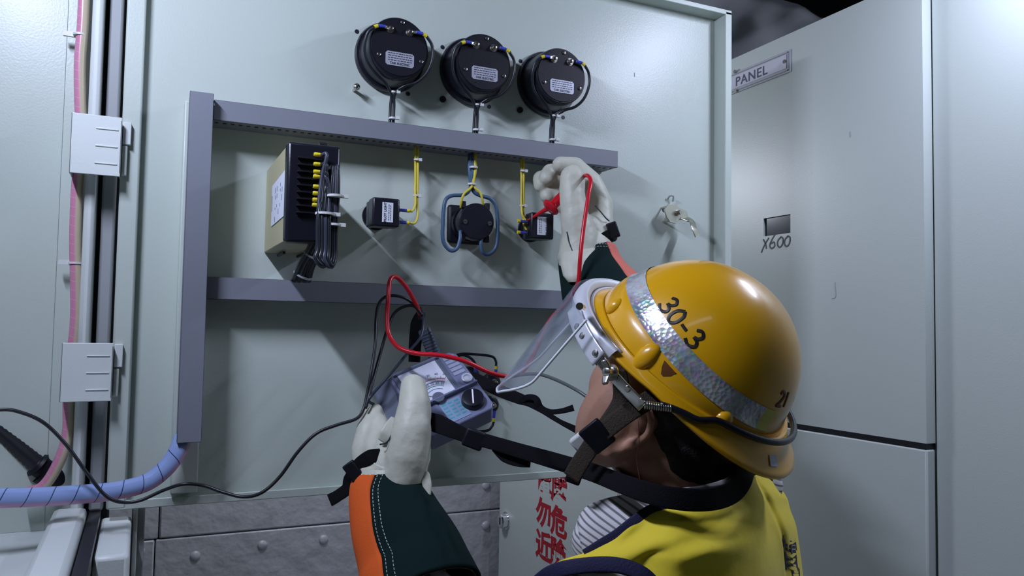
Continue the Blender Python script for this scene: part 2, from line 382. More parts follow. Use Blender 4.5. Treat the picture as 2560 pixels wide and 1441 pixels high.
# ------------------------------------------------------------------ right row: nameplate cabinet
XR = 1.4; ye = onX(2312, 700, XR).y; zt_r = 2.229; zs = (onX(2312, 1116, XR).z+onX(1945, 1060, XR).z)/2
YB = 2.16
c = thing('switchgear_cabinet', 'tall grey cabinet with the PANEL nameplate and small dark window behind the hard hat', 'cabinet', (XR+.4, (ye+YB)/2, 0))
# upper door with a real cut out for the window
w0 = onX(1909, 546, XR); w1 = onX(1976, 584, XR)
ya, yb = w1.y, w0.y; za = (onX(1976, 582, XR).z+onX(1910, 592, XR).z)/2; zbq = (onX(1976, 535, XR).z+onX(1909, 547, XR).z)/2
T = .026
m = MB()
m.box((XR, ye, zs+.006), (XR+T, YB, za)).box((XR, ye, zbq), (XR+T, YB, zt_r)).box((XR, ye, za), (XR+T, ya, zbq)).box((XR, yb, za), (XR+T, YB, zbq))
ud = m.build('upper_door', PAINT2, c)
m = MB().box((XR, ye, .12), (XR+T, YB, zs-.006)); ld = m.build('lower_door', PAINT2, c, bevel=.004)
MB().box((XR+.005, ya-.004, za-.004), (XR+.02, yb+.004, zbq+.004)).build('window_pane', DARKG, ud)
MB().box((XR+T+.003, ye+.004, .0), (XR+.8, YB, zt_r-.02)).build('cabinet_body', PAINT2, c)
MB().box((XR-.003+.004, ye+.002, zs-.006), (XR+T+.002, YB, zs+.006)).build('gasket', RUBBER, c)
# nameplate
n0 = onX(1978, 123, XR); n1 = onX(1978, 180, XR); yl = n0.y; zlo, zhi = n1.z, n0.z; yfar = yl+.62
pl = MB().box((XR-.003, yl, zlo), (XR-.0005, yfar, zhi)).build('nameplate', mat('nameplate_holder', (.40, .41, .44), .45), c, bevel=.001)
MB().box((XR-.0045, yl+.012, zlo+.012), (XR-.003, yfar-.012, zhi-.010)).build('engraved_plate', mat('nameplate_face', (.55, .56, .62), .3), pl)
e = MB()
for a, b in (((yl+.006, zlo+.005), (yfar-.006, zlo+.007)), ((yl+.006, zhi-.007), (yfar-.006, zhi-.005)), ((yl+.006, zlo+.005), (yl+.008, zhi-.005))):
    e.box((XR-.0052, a[0], a[1]), (XR-.003, b[0], b[1]))
e.build('nameplate_edge', GREYP, pl)
tm = MB(); hgt = (zhi-zlo)
pc = (onX(1842, 215, XR).y+onX(1922, 188, XR).y)/2
_h = hgt*.60
vs_, _ = text_mesh('M', _h, 0, .0003, 1.1); _ha = max(v.x for v in vs_)*1.12
text_on(tm, 'PANEL', _h, (XR-.0052, pc, (zlo+zhi)/2-.001), -AY, AZ, bold=.0003, spacing=1.1, sx=1.12)
tm.build('lettering', mat('engraved_letters', (.06, .06, .10), .6), pl); tm = MB()
yM = onX(1829, 220, XR).y
text_on(tm, 'M', _h, (XR-.0052, yM+_ha, (zlo+zhi)/2-.001), -AY, AZ, bold=.0003, spacing=1.1, sx=1.12)
tm.build('lettering', bpy.data.materials['engraved_letters'], pl)
for px, py in ((1966, 155), (1842, 180), (1843, 228)):
    q = onX(px, py, XR); MB().cyl((XR-.0075, q.y, q.z), (XR-.003, q.y, q.z), .005, 12).build('screw', STEEL, pl, smooth=True)
hw = MB(); q = onX(1945, 619, XR)
def stroke(mb, pts, o, ex, ey, s, w, nrm, res=6):
    P = [Vector(o)+ex*(x*s)+ey*(y*s)+nrm*.0004 for x, y in pts]
    mb.tube(P, [w]*len(P), n=6, res=res, smooth=len(P) > 2, flat=(1, .0004), up=nrm)
NX = -AX
S6 = .033
g6 = lambda x: [(x+.55, 1.0), (x+.2, .6), (x+.0, .2), (x+.2, -.02), (x+.5, .12), (x+.45, .42), (x+.08, .35)]
g0 = lambda x: [(x+.35, .75), (x+.05, .5), (x+.02, .15), (x+.25, .0), (x+.5, .2), (x+.55, .6), (x+.33, .76)]
for pts in ([(-1.55, .75), (-1.3, .4), (-1.2, .0)], [(-.95, .8), (-1.4, .3), (-1.75, -.25)], g6(-.85), g0(-.05), g0(.65)):
    stroke(hw, pts, q, -AY, AZ, S6, .0022, NX)
hw.build('handwriting', INK, ud)
mk = MB(); stroke(mk, [(0, 1), (.05, .1), (-.25, -.05)], onX(2088, 745, XR), -AY, AZ, .035, .0007, NX); mk.build('pen_mark', GREYP, ud)
mk = MB(); stroke(mk, [(0, 1), (.02, 0)], onX(2126, 342, XR), -AY, AZ, .012, .0008, NX); mk.build('scratch', GREYP, ud)

# nearer cabinet side beside it
c = thing('side_cabinet', 'plain pale cabinet at the right picture edge, nearer than the nameplate cabinet', 'cabinet', (XR+.45, .3, 0))
MB().box((XR+T-.002, -.9, 0), (XR+.8, ye-.0025, 2.30)).build('cabinet_body', PAINT2, c, bevel=.003)

# far cabinet with the red warning
yf = onX(1248, 1300, XR).y
c = thing('warning_cabinet', 'pale cabinet with red Chinese warning lettering and round lock under the open door', 'cabinet', (XR+.3, (YB+yf)/2, 0))
bd = MB().box((XR, YB+.01, .1), (XR+.6, yf, 1.7)).build('cabinet_body', PAINTW, c, bevel=.003)
q = onX(1266, 1302, XR)
lk = MB().lathe((XR, q.y, q.z), NX, [(0, .036), (.004, .036), (.004, .03), (.026, .03), (.030, .026), (.030, .0)], 28, caps=False).build('round_lock', CHROME, c, smooth=True)
MB().box((XR-.0315, q.y-.003, q.z-.014), (XR-.0295, q.y+.003, q.z+.014)).build('keyhole', INK, lk)
for col, chars in ((0, '高壓危險'), (1, '有電勿近')):
    tm = MB()
    if col == 0: cs = [(1398, 1142), (1397, 1228), (1397, 1311), (1397, 1392)]
    else: cs = [(1359, 1125), (1359, 1207), (1358, 1289), (1356, 1370)]
    y0_ = onX(1397 if col == 0 else 1359, 1300, XR).y
    for ch, (px, py) in zip(chars, cs):
        p = onX(px, py, XR); text_on(tm, ch, .112, (XR-.0006, y0_, p.z), -AY, AZ, bold=.0042, sx=1.12)
    tm.build('warning_lettering', REDINK, bd)

# ------------------------------------------------------------------ left cabinet with its opened door
x0 = -.034; x1 = 1.064; z0 = 1.232; z1d = 2.155
c = thing('instrument_cabinet', 'pale green switchgear cabinet on the left with its door opened across the picture', 'cabinet', (-.4, .9, 0))
SW = D+.03
m = MB().box((-1.6, SW, 1.2), (-.085, SW+.003, 2.6)); m.build('side_panel', PAINT, c)
q0 = onY(158, 300, SW-.003)
MB().box((-1.6, SW-.0015, 1.2), (q0.x, SW-.0002, 2.6)).build('inner_panel', PAINT, c, bevel=.001)
MB().box((-1.6, -.6, 1.19), (-.095, SW, 1.2)).build('cabinet_floor', PAINTW, c)
# front post, dark rebate and grey post running up beside the hinge
def vbar(nm, pxa, pxb, y, mt, bev, yback, par, zz=(1.225, 2.6)):
    a = onY(pxa, 640, y).x; b = onY(pxb, 640, y).x
    return MB().box((a, y, zz[0]), (b, yback, zz[1])).build(nm, mt, par, bevel=bev)
vbar('front_post', 203, 234, D-.012, PAINTW, .006, D+.05, c)
vbar('rebate', 232, 300, D+.034, DUCTIN, 0, D+.038, c, (.0, 2.6))
vbar('grey_post', 248, 284, D+.012, GREYP, .004, D+.03, c)
MB().box((-.060, -.6, 1.200), (-.045, D+.03, 1.225)).build('sill_seal', RUBBER, c)
MB().box((-.105, -.6, 1.190), (-.062, D+.0, 1.236)).build('sill_rail', PAINTW, c, bevel=.008)
MB().box((-1.6, -.6, 0), (-.06, D+.03, 1.19)).build('lower_body', PAINT, c)
# lower fixed frame under the door
lf = MB().box((-.045, D-.2, 0), (-.004, D+.02, 1.214)).build('lower_frame', PAINTW, c, bevel=.006)
MB().box((-.004, D+.02, 0), (.014, D+.035, 1.226)).build('frame_strip', GREYP, lf, bevel=.002)
MB().box((-.002, D+.01, 0), (.004, D+.045, 1.226)).build('frame_strip', PAINTW, lf, bevel=.002)
# the door
m = MB(); m.box((x0, D, z0), (x1, D+.003, z1d))
dr = m.build('door', PAINT, c)
FD = .033
MB().box((x0-.004, D-FD*.6, z0-.0), (x0+.022, D+.002, 2.6)).build('hinge_flange', PAINT, dr, bevel=.003)
MB().box((x1-.002, D-FD, z0), (x1+.004, D+.003, z1d)).box((x1-.002, D-FD-.002, z0), (x1+.014, D-FD+.001, z1d+.004)).box((x1+.010, D-FD, z0), (x1+.014, D-.01, z1d)).build('right_flange', PAINT, dr, bevel=.0012)
MB().box((x0, D-FD, z1d-.002), (x1, D+.003, z1d+.003)).box((x0, D-FD-.002, z1d-.002), (x1+.014, D-FD+.001, z1d+.008)).build('top_flange', PAINT, dr, bevel=.0012)
MB().box((x0, D-.018, z0), (x1, D+.003, z0+.004)).box((x0, D-.019, z0-.001), (x1, D-.016, z0+.012)).build('bottom_flange', PAINT, dr, bevel=.0012)
# stiffener channel behind the upright duct
sx0 = onY(427, 1180, D-.028).x; sx1 = onY(488, 1180, D-.028).x; szb = onY(450, 1236, D-.028).z
MB().box((sx0, D-.028, szb), (sx1+.004, D, 1.835)).build('stiffener', PAINT, dr, bevel=.002)
# hinge covers
for cx0, cx1, cy0, cy1 in ((175, 303, 287, 437), (151, 281, 858, 1005)):
    yv = D-.045
    a = onY(cx0, (cy0+cy1)/2, yv); b = onY(cx1, (cy0+cy1)/2, yv); zt_ = onY((cx0+cx1)/2, cy0, yv).z; zb_ = onY((cx0+cx1)/2, cy1, yv).z
    h = MB().box((a.x, yv, zb_), (b.x, yv+.002, zt_)).box((b.x-.002, yv, zb_+.004), (b.x, D-.002, zt_-.004)).box((a.x, yv, zb_), (a.x+.002, D+.01, zt_)).build('hinge_cover', PAINTW, c, bevel=.0008)
    for k in range(3):
        zk = zt_-(zt_-zb_)*(.22+.29*k)
        MB().box((b.x-.033, yv-.0012, zk-.0012), (b.x-.004, yv+.0005, zk+.0012)).build('pressed_rib', PAINTW, h, bevel=.001)
    MB().box((b.x+.001, D-.03, zt_-.035), (b.x+.012, D-.018, zt_-.002)).build('hinge_knuckle', PAINTW, h, bevel=.001)
    MB().box((b.x+.001, D-.03, zb_+.005), (b.x+.008, D-.022, zt_-.037)).build('hinge_leaf', PAINT, h, bevel=.001)
# holes and studs in the door
def hole(px, py, r, par=dr, nm='screw_hole'):
    p = onY(px, py, D); return MB().lathe((p.x, D-.0006, p.z), AY, [(0, r), (.0008, r)], 16).build(nm, INK, par)
for px, py in ((892, 79), (1106, 118), (1301, 153), (1020, 235), (1223, 267), (1408, 294), (1107, 247)): hole(px, py, .0037)
for px, py in ((1106, 249), (1299, 276)):
    p = onY(px, py, D); MB().cyl((p.x, D, p.z), (p.x, D-.004, p.z), .0055, 14).build('plug', BLACKM, dr, smooth=True)
p = onY(905, 232, D); p2 = onY(892, 217, D-.022)
o = MB().cyl((p2.x, D, p2.z), (p2.x, D-.02, p2.z), .0028, 12).build('stud', STEEL, dr, smooth=True)
MB().ball((p2.x, D-.021, p2.z), (.006, .0045, .006)).build('stud_head', STEEL, o, smooth='all')
# latch
lc = onY(1697, 532, D-.03)
la = MB()
prof = [(-.032, .004), (-.022, .016), (-.006, .018), (.006, .010), (.022, .006), (.026, -.004), (.016, -.012), (.004, -.014), (-.004, -.022), (-.018, -.020), (-.026, -.010)]
n = len(prof); vs = [(lc.x+a, D-.026, lc.z+b) for a, b in prof]+[(lc.x+a, D-.023, lc.z+b) for a, b in prof]
la.add(vs, [tuple(range(n-1, -1, -1)), tuple(range(n, 2*n))]+[(i, (i+1) % n, (i+1) % n+n, i+n) for i in range(n)])
lt = la.build('door_latch', ZINC, dr, bevel=.0006)
MB().cyl((lc.x, D, lc.z), (lc.x, D-.03, lc.z), .006, 16).cyl((lc.x, D-.03, lc.z), (lc.x, D-.038, lc.z), .0045, 6).build('latch_bolt', STEEL, lt, smooth=True)
MB().cyl((lc.x-.02, D, lc.z+.012), (lc.x-.02, D-.025, lc.z+.012), .002, 8).build('latch_pin', ZINC, lt, smooth=True)
MB().cyl((lc.x-.016, D, lc.z-.016), (lc.x-.016, D-.025, lc.z-.016), .002, 8).build('latch_pin', ZINC, lt, smooth=True)
a = onY(1703, 543, D-.024); b = onY(1728, 553, D-.034); c1_ = onY(1735, 570, D-.05); d_ = onY(1744, 590, D-.052)
MB().tube([a, b, c1_, d_], 1, n=16, res=6, flat=(.008, .0013), up=lambda s_: Vector((.25*s_, -1+.3*s_, 1.0-1.2*s_))).build('latch_lever', ZINC, lt, smooth=True)
p = onY(1680, 498, D-.01)
MB().tube([(p.x-.005, D-.002, p.z), (p.x-.004, D-.008, p.z+.006), (p.x+.003, D-.010, p.z+.006), (p.x+.005, D-.006, p.z-.004)], .0016, n=8).build('latch_ring', GREYP, lt, smooth=True)
hole(1661, 524, .006)
mk = MB(); stroke(mk, [(0, 1), (.02, 0)], onY(1586, 192, D), AX, AZ, .008, .0007, -AY); mk.build('scratch', GREYP, dr)
# ------------------------------------------------------------------ slotted wiring ducts
def duct(name, label, xa, xb, za, zb, yfront, vertical, yback=D, slots=True):
    th = .0016
    t = thing(name, label, 'cable duct', ((xa+xb)/2, yback, za), 'slotted wiring ducts on the door')
    m = MB().box((xa, yfront, za), (xb, yfront+th, zb))
    if vertical: m.box((xa, yfront, za), (xa+th, yfront+.011, zb)).box((xb-th, yfront, za), (xb, yfront+.011, zb))
    else: m.box((xa, yfront, za), (xb, yfront+.009, za+th)).box((xa, yfront, zb-th), (xb, yfront+.009, zb))
    m.build('duct_lid', DUCT, t, bevel=.0012)
    b = MB().box((xa+th, yback-th-.0005, za+th), (xb-th, yback-.0005, zb-th))
    ins = MB()
    # two slotted side walls made of strips round each slot
    L0, L1 = (za, zb) if vertical else (xa, xb)
    ya_, yb_ = yfront+.011, yback-.001; n = int((L1-L0)/.0115); s = (L1-L0)/n
    ym0 = ya_+(yb_-ya_)*.12; ym1 = ym0+min(.009, (yb_-ya_)*.35)
    for side in (0, 1):
        if vertical: u0, u1 = (xa+.001, xa+.001+th) if side == 0 else (xb-.001-th, xb-.001)
        else: u0, u1 = (za+.001, za+.001+th) if side == 0 else (zb-.001-th, zb-.001)
        def bx(l0, l1, a, bb):
            if vertical: b.box((u0, a, l0), (u1, bb, l1))
            else: b.box((l0, a, u0), (l1, bb, u1))
        bx(L0, L1, ya_-.004, ym0); bx(L0, L1, ym1, yb_)
        for k in range(n+1):
            bx(max(L0, L0+k*s-s*.27), min(L1, L0+k*s+s*.27), ym0, ym1)
    b.build('duct_base', DUCT, t)
    if vertical: ins.box((xa+.006, ya_+.002, za+.002), (xb-.006, yb_-.004, zb-.002))
    else: ins.box((xa+.004, ya_+.002, za+.006), (xb-.004, yb_-.004, zb-.006))
    ins.build('packed_wires', DUCTIN, t)
    return t
YV = 1.222
vx0, vx1 = onY(475, 228, YV).x, onY(535, 232, YV).x
vz0, vz1 = onY(462, 1108, YV).z, onY(505, 230, YV).z
duct('wiring_duct', 'grey upright slotted wiring duct at the left of the door', vx0, vx1, vz0, vz1, YV, True, yback=D-.0285)
YT = 1.244
tz1 = onY(540, 249, YT).z; tz0 = onY(538, 300, YT).z; txr = onY(1545, 395, YT).x
duct('wiring_duct', 'long grey slotted duct running just below the three round meters', vx1+.002, txr, tz0, tz1, YT, False)
YL = 1.256
lz1 = onY(518, 692, YL).z; lz0 = onY(518, 748, YL).z
duct('wiring_duct', 'lower grey duct behind the red lead, below the selector switch', vx1+.0015, onY(1560, 740, YL).x, lz0, lz1, YL, False)

# ------------------------------------------------------------------ the three round meters
def make_meter(loc):
    t = thing('panel_meter', 'x', 'meter', loc, 'round panel meters seen from behind'); L = Vector(loc)
    P = lambda x, y, z: L+Vector((x, y, z))
    MB().lathe(P(0, 0, 0), -AY, [(0, .0595), (.008, .0605), (.013, .0585), (.013, .053)], 56).build('flange', BLACK, t, smooth=True)
    h = MB().lathe(P(0, -.013, 0), -AY, [(0, .0545), (.030, .0520), (.046, .0505), (.048, .049)], 56).build('housing', BLACK, t, smooth=True)
    Yb = -.0612
    MB().lathe(P(0, Yb, 0), -AY, [(0, .0475), (.0012, .047)], 56).build('back_cover', BLACKM, t, smooth=True)
    yb = Yb-.0012
    lp = MB(); w_, h_, k_ = .024, .0115, .003
    pr = [(-w_+k_, -h_), (w_-k_, -h_), (w_, -h_+k_), (w_, h_-k_), (w_-k_, h_), (-w_+k_, h_), (-w_, h_-k_), (-w_, -h_+k_)]
    cx, cz = .001, -.020
    vs = [P(cx+a, yb-.0008, cz+b) for a, b in pr]+[P(cx+a, yb, cz+b) for a, b in pr]
    lp.add(vs, [tuple(range(7, -1, -1)), tuple(range(8, 16))]+[(i, (i+1) % 8, (i+1) % 8+8, i+8) for i in range(8)])
    lab = lp.build('rating_plate', PLATE, t)
    tx = MB()
    random.seed(3)
    for ln in range(4):
        zz = cz+.0085-ln*.0038; x = -w_+.004
        while x < w_-.004:
            wd = random.uniform(.002, .005); tx.box(P(cx+x, yb-.0010, zz-.0006), P(cx+min(x+wd, w_-.003), yb-.0008, zz+.0006)); x += wd+.0012
    text_on(tx, 'TAIK ELECTRIC', .0052, P(cx, yb-.0010, cz-.0080), AX, AZ, bold=.00015, sx=.95)
    tx.build('printing', INK, lab)
    for a, b in ((.004, .0425), (-.0345, -.017), (.0375, -.018)):
        s = MB().lathe(P(a, yb, b), -AY, [(0, .0034), (.0016, .0032), (.0022, .002)], 14).build('screw', STEEL, t, smooth=True)
        MB().box(P(a-.0026, yb-.0024, b-.0004), P(a+.0026, yb-.0021, b+.0004)).build('screw_slot', INK, s)
    for sgn in (-1, 1):
        bx_, bz = .0165*sgn, .0275
        tb = MB().lathe(P(bx_, yb, bz), -AY, [(0, .0068), (.001, .0068), (.001, .0055), (.004, .0055), (.004, .0035), (.008, .0033), (.0085, .002)], 20).build('terminal_bolt', STEEL, t, smooth=True)
        MB().tube([P(bx_+sgn*.004, yb-.003, bz+.0005), P(bx_+sgn*.012, yb-.005, bz+.001)], [1, 1], n=10, smooth=False, flat=(.0028, .0008), up=-AY).build('cable_lug', STEEL, tb)
    return t
def make_meter_wires(loc):
    t = thing('meter_wires', 'x', 'wires', loc, 'wire pairs looping below the round meters'); L = Vector(loc); P = lambda x, y, z: L+Vector((x, y, z))
    yb = -.0625
    for sgn in (-1, 1):
        MB().cyl(P(sgn*.0265, yb-.005, .0285), P(sgn*.0375, yb-.006, .0275), .0027, 10).build('blue_sleeve', BSLEEVE, t, smooth=True)
        MB().cyl(P(sgn*.0385, yb-.006, .0272), P(sgn*.0445, yb-.0055, .0245), .0030, 10).build('yellow_ferrule', YSLEEVE, t, smooth=True)
        if sgn < 0: pts = [P(-.044, yb-.0055, .0245), P(-.054, yb-.002, .014), P(-.057, yb+.004, -.008), P(-.050, yb+.010, -.030), P(-.034, yb+.014, -.046), P(-.016, yb+.022, -.056), P(-.0035, yb+.030, -.070), P(-.003, yb+.034, -.090), P(-.003, yb+.036, -.124)]
        else: pts = [P(.044, yb-.0055, .0245), P(.055, yb-.002, .012), P(.057, yb, -.010), P(.049, yb+.004, -.034), P(.034, yb+.010, -.050), P(.014, yb+.018, -.058), P(.0025, yb+.029, -.070), P(.003, yb+.034, -.090), P(.003, yb+.036, -.124)]
        MB().tube(pts, .0026, n=10, res=8).build('wire', WIREBK, t, smooth='all')
    for z in (-.068, -.112):
        MB().lathe(P(0, yb+.031, z), AZ, [(0, .0062), (.003, .0062)], 16).box(P(.004, yb+.022, z-.001), P(.010, yb+.028, z+.004)).build('cable_tie', WHITET, t, smooth=True)
    return t
mx = [.365, .516, .667]
lab = ['leftmost and largest looking of the three round black meters on the door', 'middle one of the three round black meters on the door', 'rightmost of the three round black meters, above the raised glove']
mt0 = make_meter((mx[0], D, 1.958)); mt0['label'] = lab[0]
w0_ = make_meter_wires((mx[0], D, 1.958)); wl = ['black wire pair looping down from the leftmost round meter', 'black wire pair looping down from the middle round meter', 'black wire pair looping down from the rightmost round meter']
w0_['label'] = wl[0]
for k in (1, 2): copy_thing(mt0, (mx[k], D, 1.957), lab[k]); copy_thing(w0_, (mx[k], D, 1.957), wl[k])

# ------------------------------------------------------------------ cream relay box with black terminal front
a = onY(660, 400, D); b = onY(657, 622, D)
fy = None
_q = onY(716, 361, 1.0); YB1 = .1665/_q.x   # front face, from the box side that stands square to the door
fl_, ft = onY(720, 352, YB1), onY(720, 352, YB1); fr = onY(853, 361, YB1); fb = onY(712, 600, YB1)
bx0, bx1 = ft.x, fr.x; bz1 = ft.z; bz0 = onY(712, 604, YB1).z
t = thing('relay_box', 'cream steel box with black terminal front and paper label, left of the pilot lamps', 'relay', ((bx0+bx1)/2, D, bz0))
bx0s = bx0
MB().box((bx0+.002, YB1+.022, bz0+.002), (bx1-.002, D, bz1-.002)).build('case', CREAM, t, bevel=.0015)
tf = MB().box((bx0, YB1, bz0), (bx1, YB1+.022, bz1)).build('terminal_front', BLACK, t, bevel=.004)
MB().box((bx0+.015, YB1-.001, bz0+.035), (bx1-.022, YB1+.001, bz1-.018)).build('terminal_recess', BLACKM, tf)
hh = (bz1-bz0)
for k in range(9):
    z = bz0+.040+(hh-.062)*k/8
    MB().box((bx0+.013, YB1-.006, z-.0008), (bx0+.045, YB1, z+.0008)).build('barrier', BLACK, tf, bevel=.0004)
MB().box((bx0+.040, YB1-.003, bz0+.036), (bx0+.042, YB1, bz1-.02)).build('divider', BLACKM, tf)
lx = bx0+.0015
y_a, y_b = D-.062, D-.022
lbz1, lbz0 = onX(715, 430, lx).z, onX(690, 545, lx).z
lbz1 = bz0+hh*.74; lbz0 = bz0+hh*.26
pl = MB().hexa([(lx-.0006, YB1+.024, lbz0+.002), (lx+.001, YB1+.024, lbz0+.002), (lx+.001, D-(D-YB1)*.34, lbz0), (lx-.0006, D-(D-YB1)*.34, lbz0), (lx-.0006, YB1+.024, lbz1), (lx+.001, YB1+.024, lbz1), (lx+.001, D-(D-YB1)*.34, lbz1-.004), (lx-.0006, D-(D-YB1)*.34, lbz1-.004)]).build('paper_label', PAPER, t)
tx = MB(); random.seed(5)
for col in range(7):
    yy = D-(D-YB1)*.34-.006-col*(((D-YB1)*.66-.034)/7); z = lbz1-.012
    if col == 0: tx.box((lx-.0009, yy-.0011, lbz0+.022), (lx-.0006, yy+.0011, lbz1-.02)); continue
    while z > lbz0+.008:
        wd = random.uniform(.003, .009)
        if random.random() < .45: tx.box((lx-.0009, yy-.0007, z-wd), (lx-.0006, yy+.0007, z))
        z -= wd+.003
tx.build('printing', INK, pl)
for k in range(2):
    MB().box((bx0+.02+.03*k, D-.07, bz0-.004), (bx0+.024+.03*k, D-.01, bz0)).build('mounting_rail', BLACKM, t, bevel=.001)
MB().tube([((bx0+bx1)/2+.02, YB1+.03, bz1-.004), ((bx0+bx1)/2+.012, YB1+.03, bz1+.006), ((bx0+bx1)/2+.022, YB1+.034, bz1+.008)], .003, n=8).build('top_clip', BLACKM, t, smooth='all')
# wires on the front: yellow ferrules and grey bundle looping down then back up to the lower duct
t = thing('relay_wiring', 'thick loop of grey wires with yellow ferrules hanging from the cream relay box', 'wires', ((bx0+bx1)/2, YB1-.02, bz0-.02))
ys = [387, 411, 430, 442, 467, 484, 500, 513]
base = onY(822, 655, YB1-.022)
ends = []
for k, yy in enumerate(ys):
    p = onY(796-(k*.6), yy, YB1-.006)
    MB().lathe(p+Vector((-.006, 0, 0)), AX, [(0, .0024), (.002, .003), (.006, .0028), (.0105, .0024)], 10).build('yellow_ferrule', YSLEEVE, t, smooth=True)
    ang = k/8
    off = Vector(((k % 4)*.0046-.009, -(k//4)*.0045, 0))
    q1 = p+Vector((.010, -.007, -.001)); q2 = onY(812+2*(k % 4), max(yy+35, 450+8*k), YB1-.012)+off*.5
    q3 = onY(812, 540, YB1-.018)+off; q4 = onY(811, 620, YB1-.020)+off; q5 = onY(808, 648, YB1-.022)+off*1.2
    q6 = onY(822, 668-3*(k % 3), YB1-.022)+off*.8; q7 = onY(832, 640, YB1-.014)+off*.6; q8 = onY(834, 560, YB1-.010)+off*.6; q9 = onY(838, 480, YB1-.008)+off*.7; q10 = onY(832+4*(k % 4), 418+4*(k//4), YB1-.006)
    MB().tube([p+Vector((.004, -.001, 0)), q1, q2, q3, q4, q5, q6, q7, q8, q9, q10, q10+Vector((-.004, .006, -.004))], .0027, n=8, res=5).build('wire', WIREBK if k % 3 else mat('grey_wire', (.04, .045, .07), .35), t, smooth='all')
for px, py, r in ((813, 538, .0135), (838, 493, .011), (833, 565, .010)):
    q = onY(px, py, YB1-.016); MB().lathe(q, AZ, [(0, r), (.003, r)], 20).box(q+Vector((r*.7, -.005, -.001)), q+Vector((r+.006, 0, .004))).build('cable_tie', WHITET, t, smooth=True)
# thick bundle at the bottom entering the lower duct
for k in range(7):
    a_ = 2*PI*k/7; o_ = Vector((.008*math.cos(a_), .006*math.sin(a_), 0))
    MB().tube([onY(800, 600, YB1+.01)+o_, onY(782, 636, YB1+.025)+o_, onY(765, 665, YB1+.042)+o_, onY(752, 702, YB1+.06)+o_*1.2], .005, n=8).build('wire', WIREBK, t, smooth='all')
for px, py, y_ in ((781, 641, .027), (756, 690, .055)):
    q = onY(px, py, YB1+y_); MB().lathe(q, Vector((.35, -.4, .9)), [(0, .0135), (.0025, .0135)], 20).build('cable_tie', GREYP, t, smooth=True)

# ------------------------------------------------------------------ pilot lamp blocks
def make_pilot(loc, flip):
    t = thing('pilot_light', 'x', 'pilot lamp', loc, 'pilot lamp transformer blocks'); L = Vector(loc); P = lambda x, y, z: L+Vector((x*flip, y, z))
    MB().lathe(P(0, 0, 0), -AY, [(0, .0235), (.006, .0235), (.006, .020), (.012, .020)], 32).build('collar', BLACKM, t, smooth=True)
    MB().box(P(-.020, -.012, -.0215), P(.020, -.030, .0215)).build('base_block', mat('grey_base', (.035, .04, .05), .4), t, bevel=.003)
    MB().box(P(-.0205, -.030, -.023), P(.0245, -.058, .0235)).build('transformer_block', BLACK, t, bevel=.003)
    a_, b_ = sorted((-.004*1.0, .012)); lb = MB().box(P(a_-.001, -.0588, -.016), P(b_+.001, -.058, .016)).build('paper_label', PAPER, t)
    tx = MB(); cx = L.x+flip*.000
    text_on(tx, 'PILOT LIGHT', .0056, (L.x+flip*.0005-(.0005 if flip > 0 else -.006), L.y-.0591, L.z), AZ, -AX, bold=.00012)
    random.seed(9)
    for cc in (.0055, .0085):
        z = -.013
        while z < .012:
            wd = random.uniform(.0015, .004); tx.box(P(cc, -.0591, z), P(cc+.001, -.0588, z+wd)); z += wd+.0012
    tx.build('printing', INK, lb)
    for z in (.0075, -.0125):
        s = MB().lathe(P(.0245, -.044, z), AX*flip, [(0, .0036), (.002, .0036), (.002, .0024), (.005, .0024)], 12).build('terminal_screw', STEEL, t, smooth=True)
        MB().box(P(.0245, -.049, z-.0055), P(.027, -.039, z+.0055)).build('terminal_guard', BLACK, s, bevel=.0005)
    return t
pc1 = onY(966, 531, D-.058); pc1 = (pc1.x-.002, D, pc1.z)
o = make_pilot(pc1, 1); o['label'] = 'left black pilot lamp block with white PILOT LIGHT label, beside the cream box'
pc2 = onY(1352, 565, D-.058); pc2 = (pc2.x+.006, D, pc2.z)
o = make_pilot(pc2, -1); o['label'] = 'right black pilot lamp block touched by the red probe tip'
def yellow_pair(name, label, c0, flip, xt, ztop, tiesz):
    t = thing(name, label, 'wires', (xt, D-.03, ztop), 'yellow wire pairs dropping from the long duct')
    for i, z in enumerate((.0075, -.0125)):
        s = Vector((c0[0]+flip*.029, D-.044, c0[2]+z))
        MB().cyl(s, s+Vector((flip*.011, 0, 0)), .0028, 10).build('blue_sleeve', BSLEEVE, t, smooth=True)
        e = s+Vector((flip*.011, 0, 0)); MB().cyl(e, e+Vector((flip*.005, 0, 0)), .0031, 10).build('yellow_ferrule', YSLEEVE, t, smooth=True)
        e2 = e+Vector((flip*.005, 0, 0)); xx = xt+(.0022 if i else -.0022)
        MB().tube([e2, Vector((xx-flip*.006, e2.y+.004, e2.z+.001)), Vector((xx, D-.036, e2.z+.014)), Vector((xx, D-.032, e2.z+.04)), Vector((xx+.001, D-.030, (e2.z+ztop)/2)), Vector((xx, D-.028, ztop))], .0021, n=8).build('wire', WIREYE, t, smooth='all')
    for z in tiesz: MB().lathe((xt, D-.031, z), AZ, [(0, .0050), (.003, .0050)], 14).box((xt+.003, D-.036, z-.001), (xt+.008, D-.031, z+.004)).build('cable_tie', WHITET, t, smooth=True)
xt1 = onY(1041, 450, D-.032).x; yellow_pair('yellow_wires', 'yellow wire pair dropping from the duct to the left pilot lamp block', pc1, 1, xt1, tz0+.006, (onY(1041, 402, D-.03).z, onY(1041, 492, D-.03).z))
xt2 = onY(1307, 450, D-.032).x; yellow_pair('yellow_wires', 'yellow wire pair dropping from the duct to the right pilot lamp block', pc2, -1, xt2, tz0+.006, (onY(1307, 430, D-.03).z, onY(1303, 517, D-.03).z))

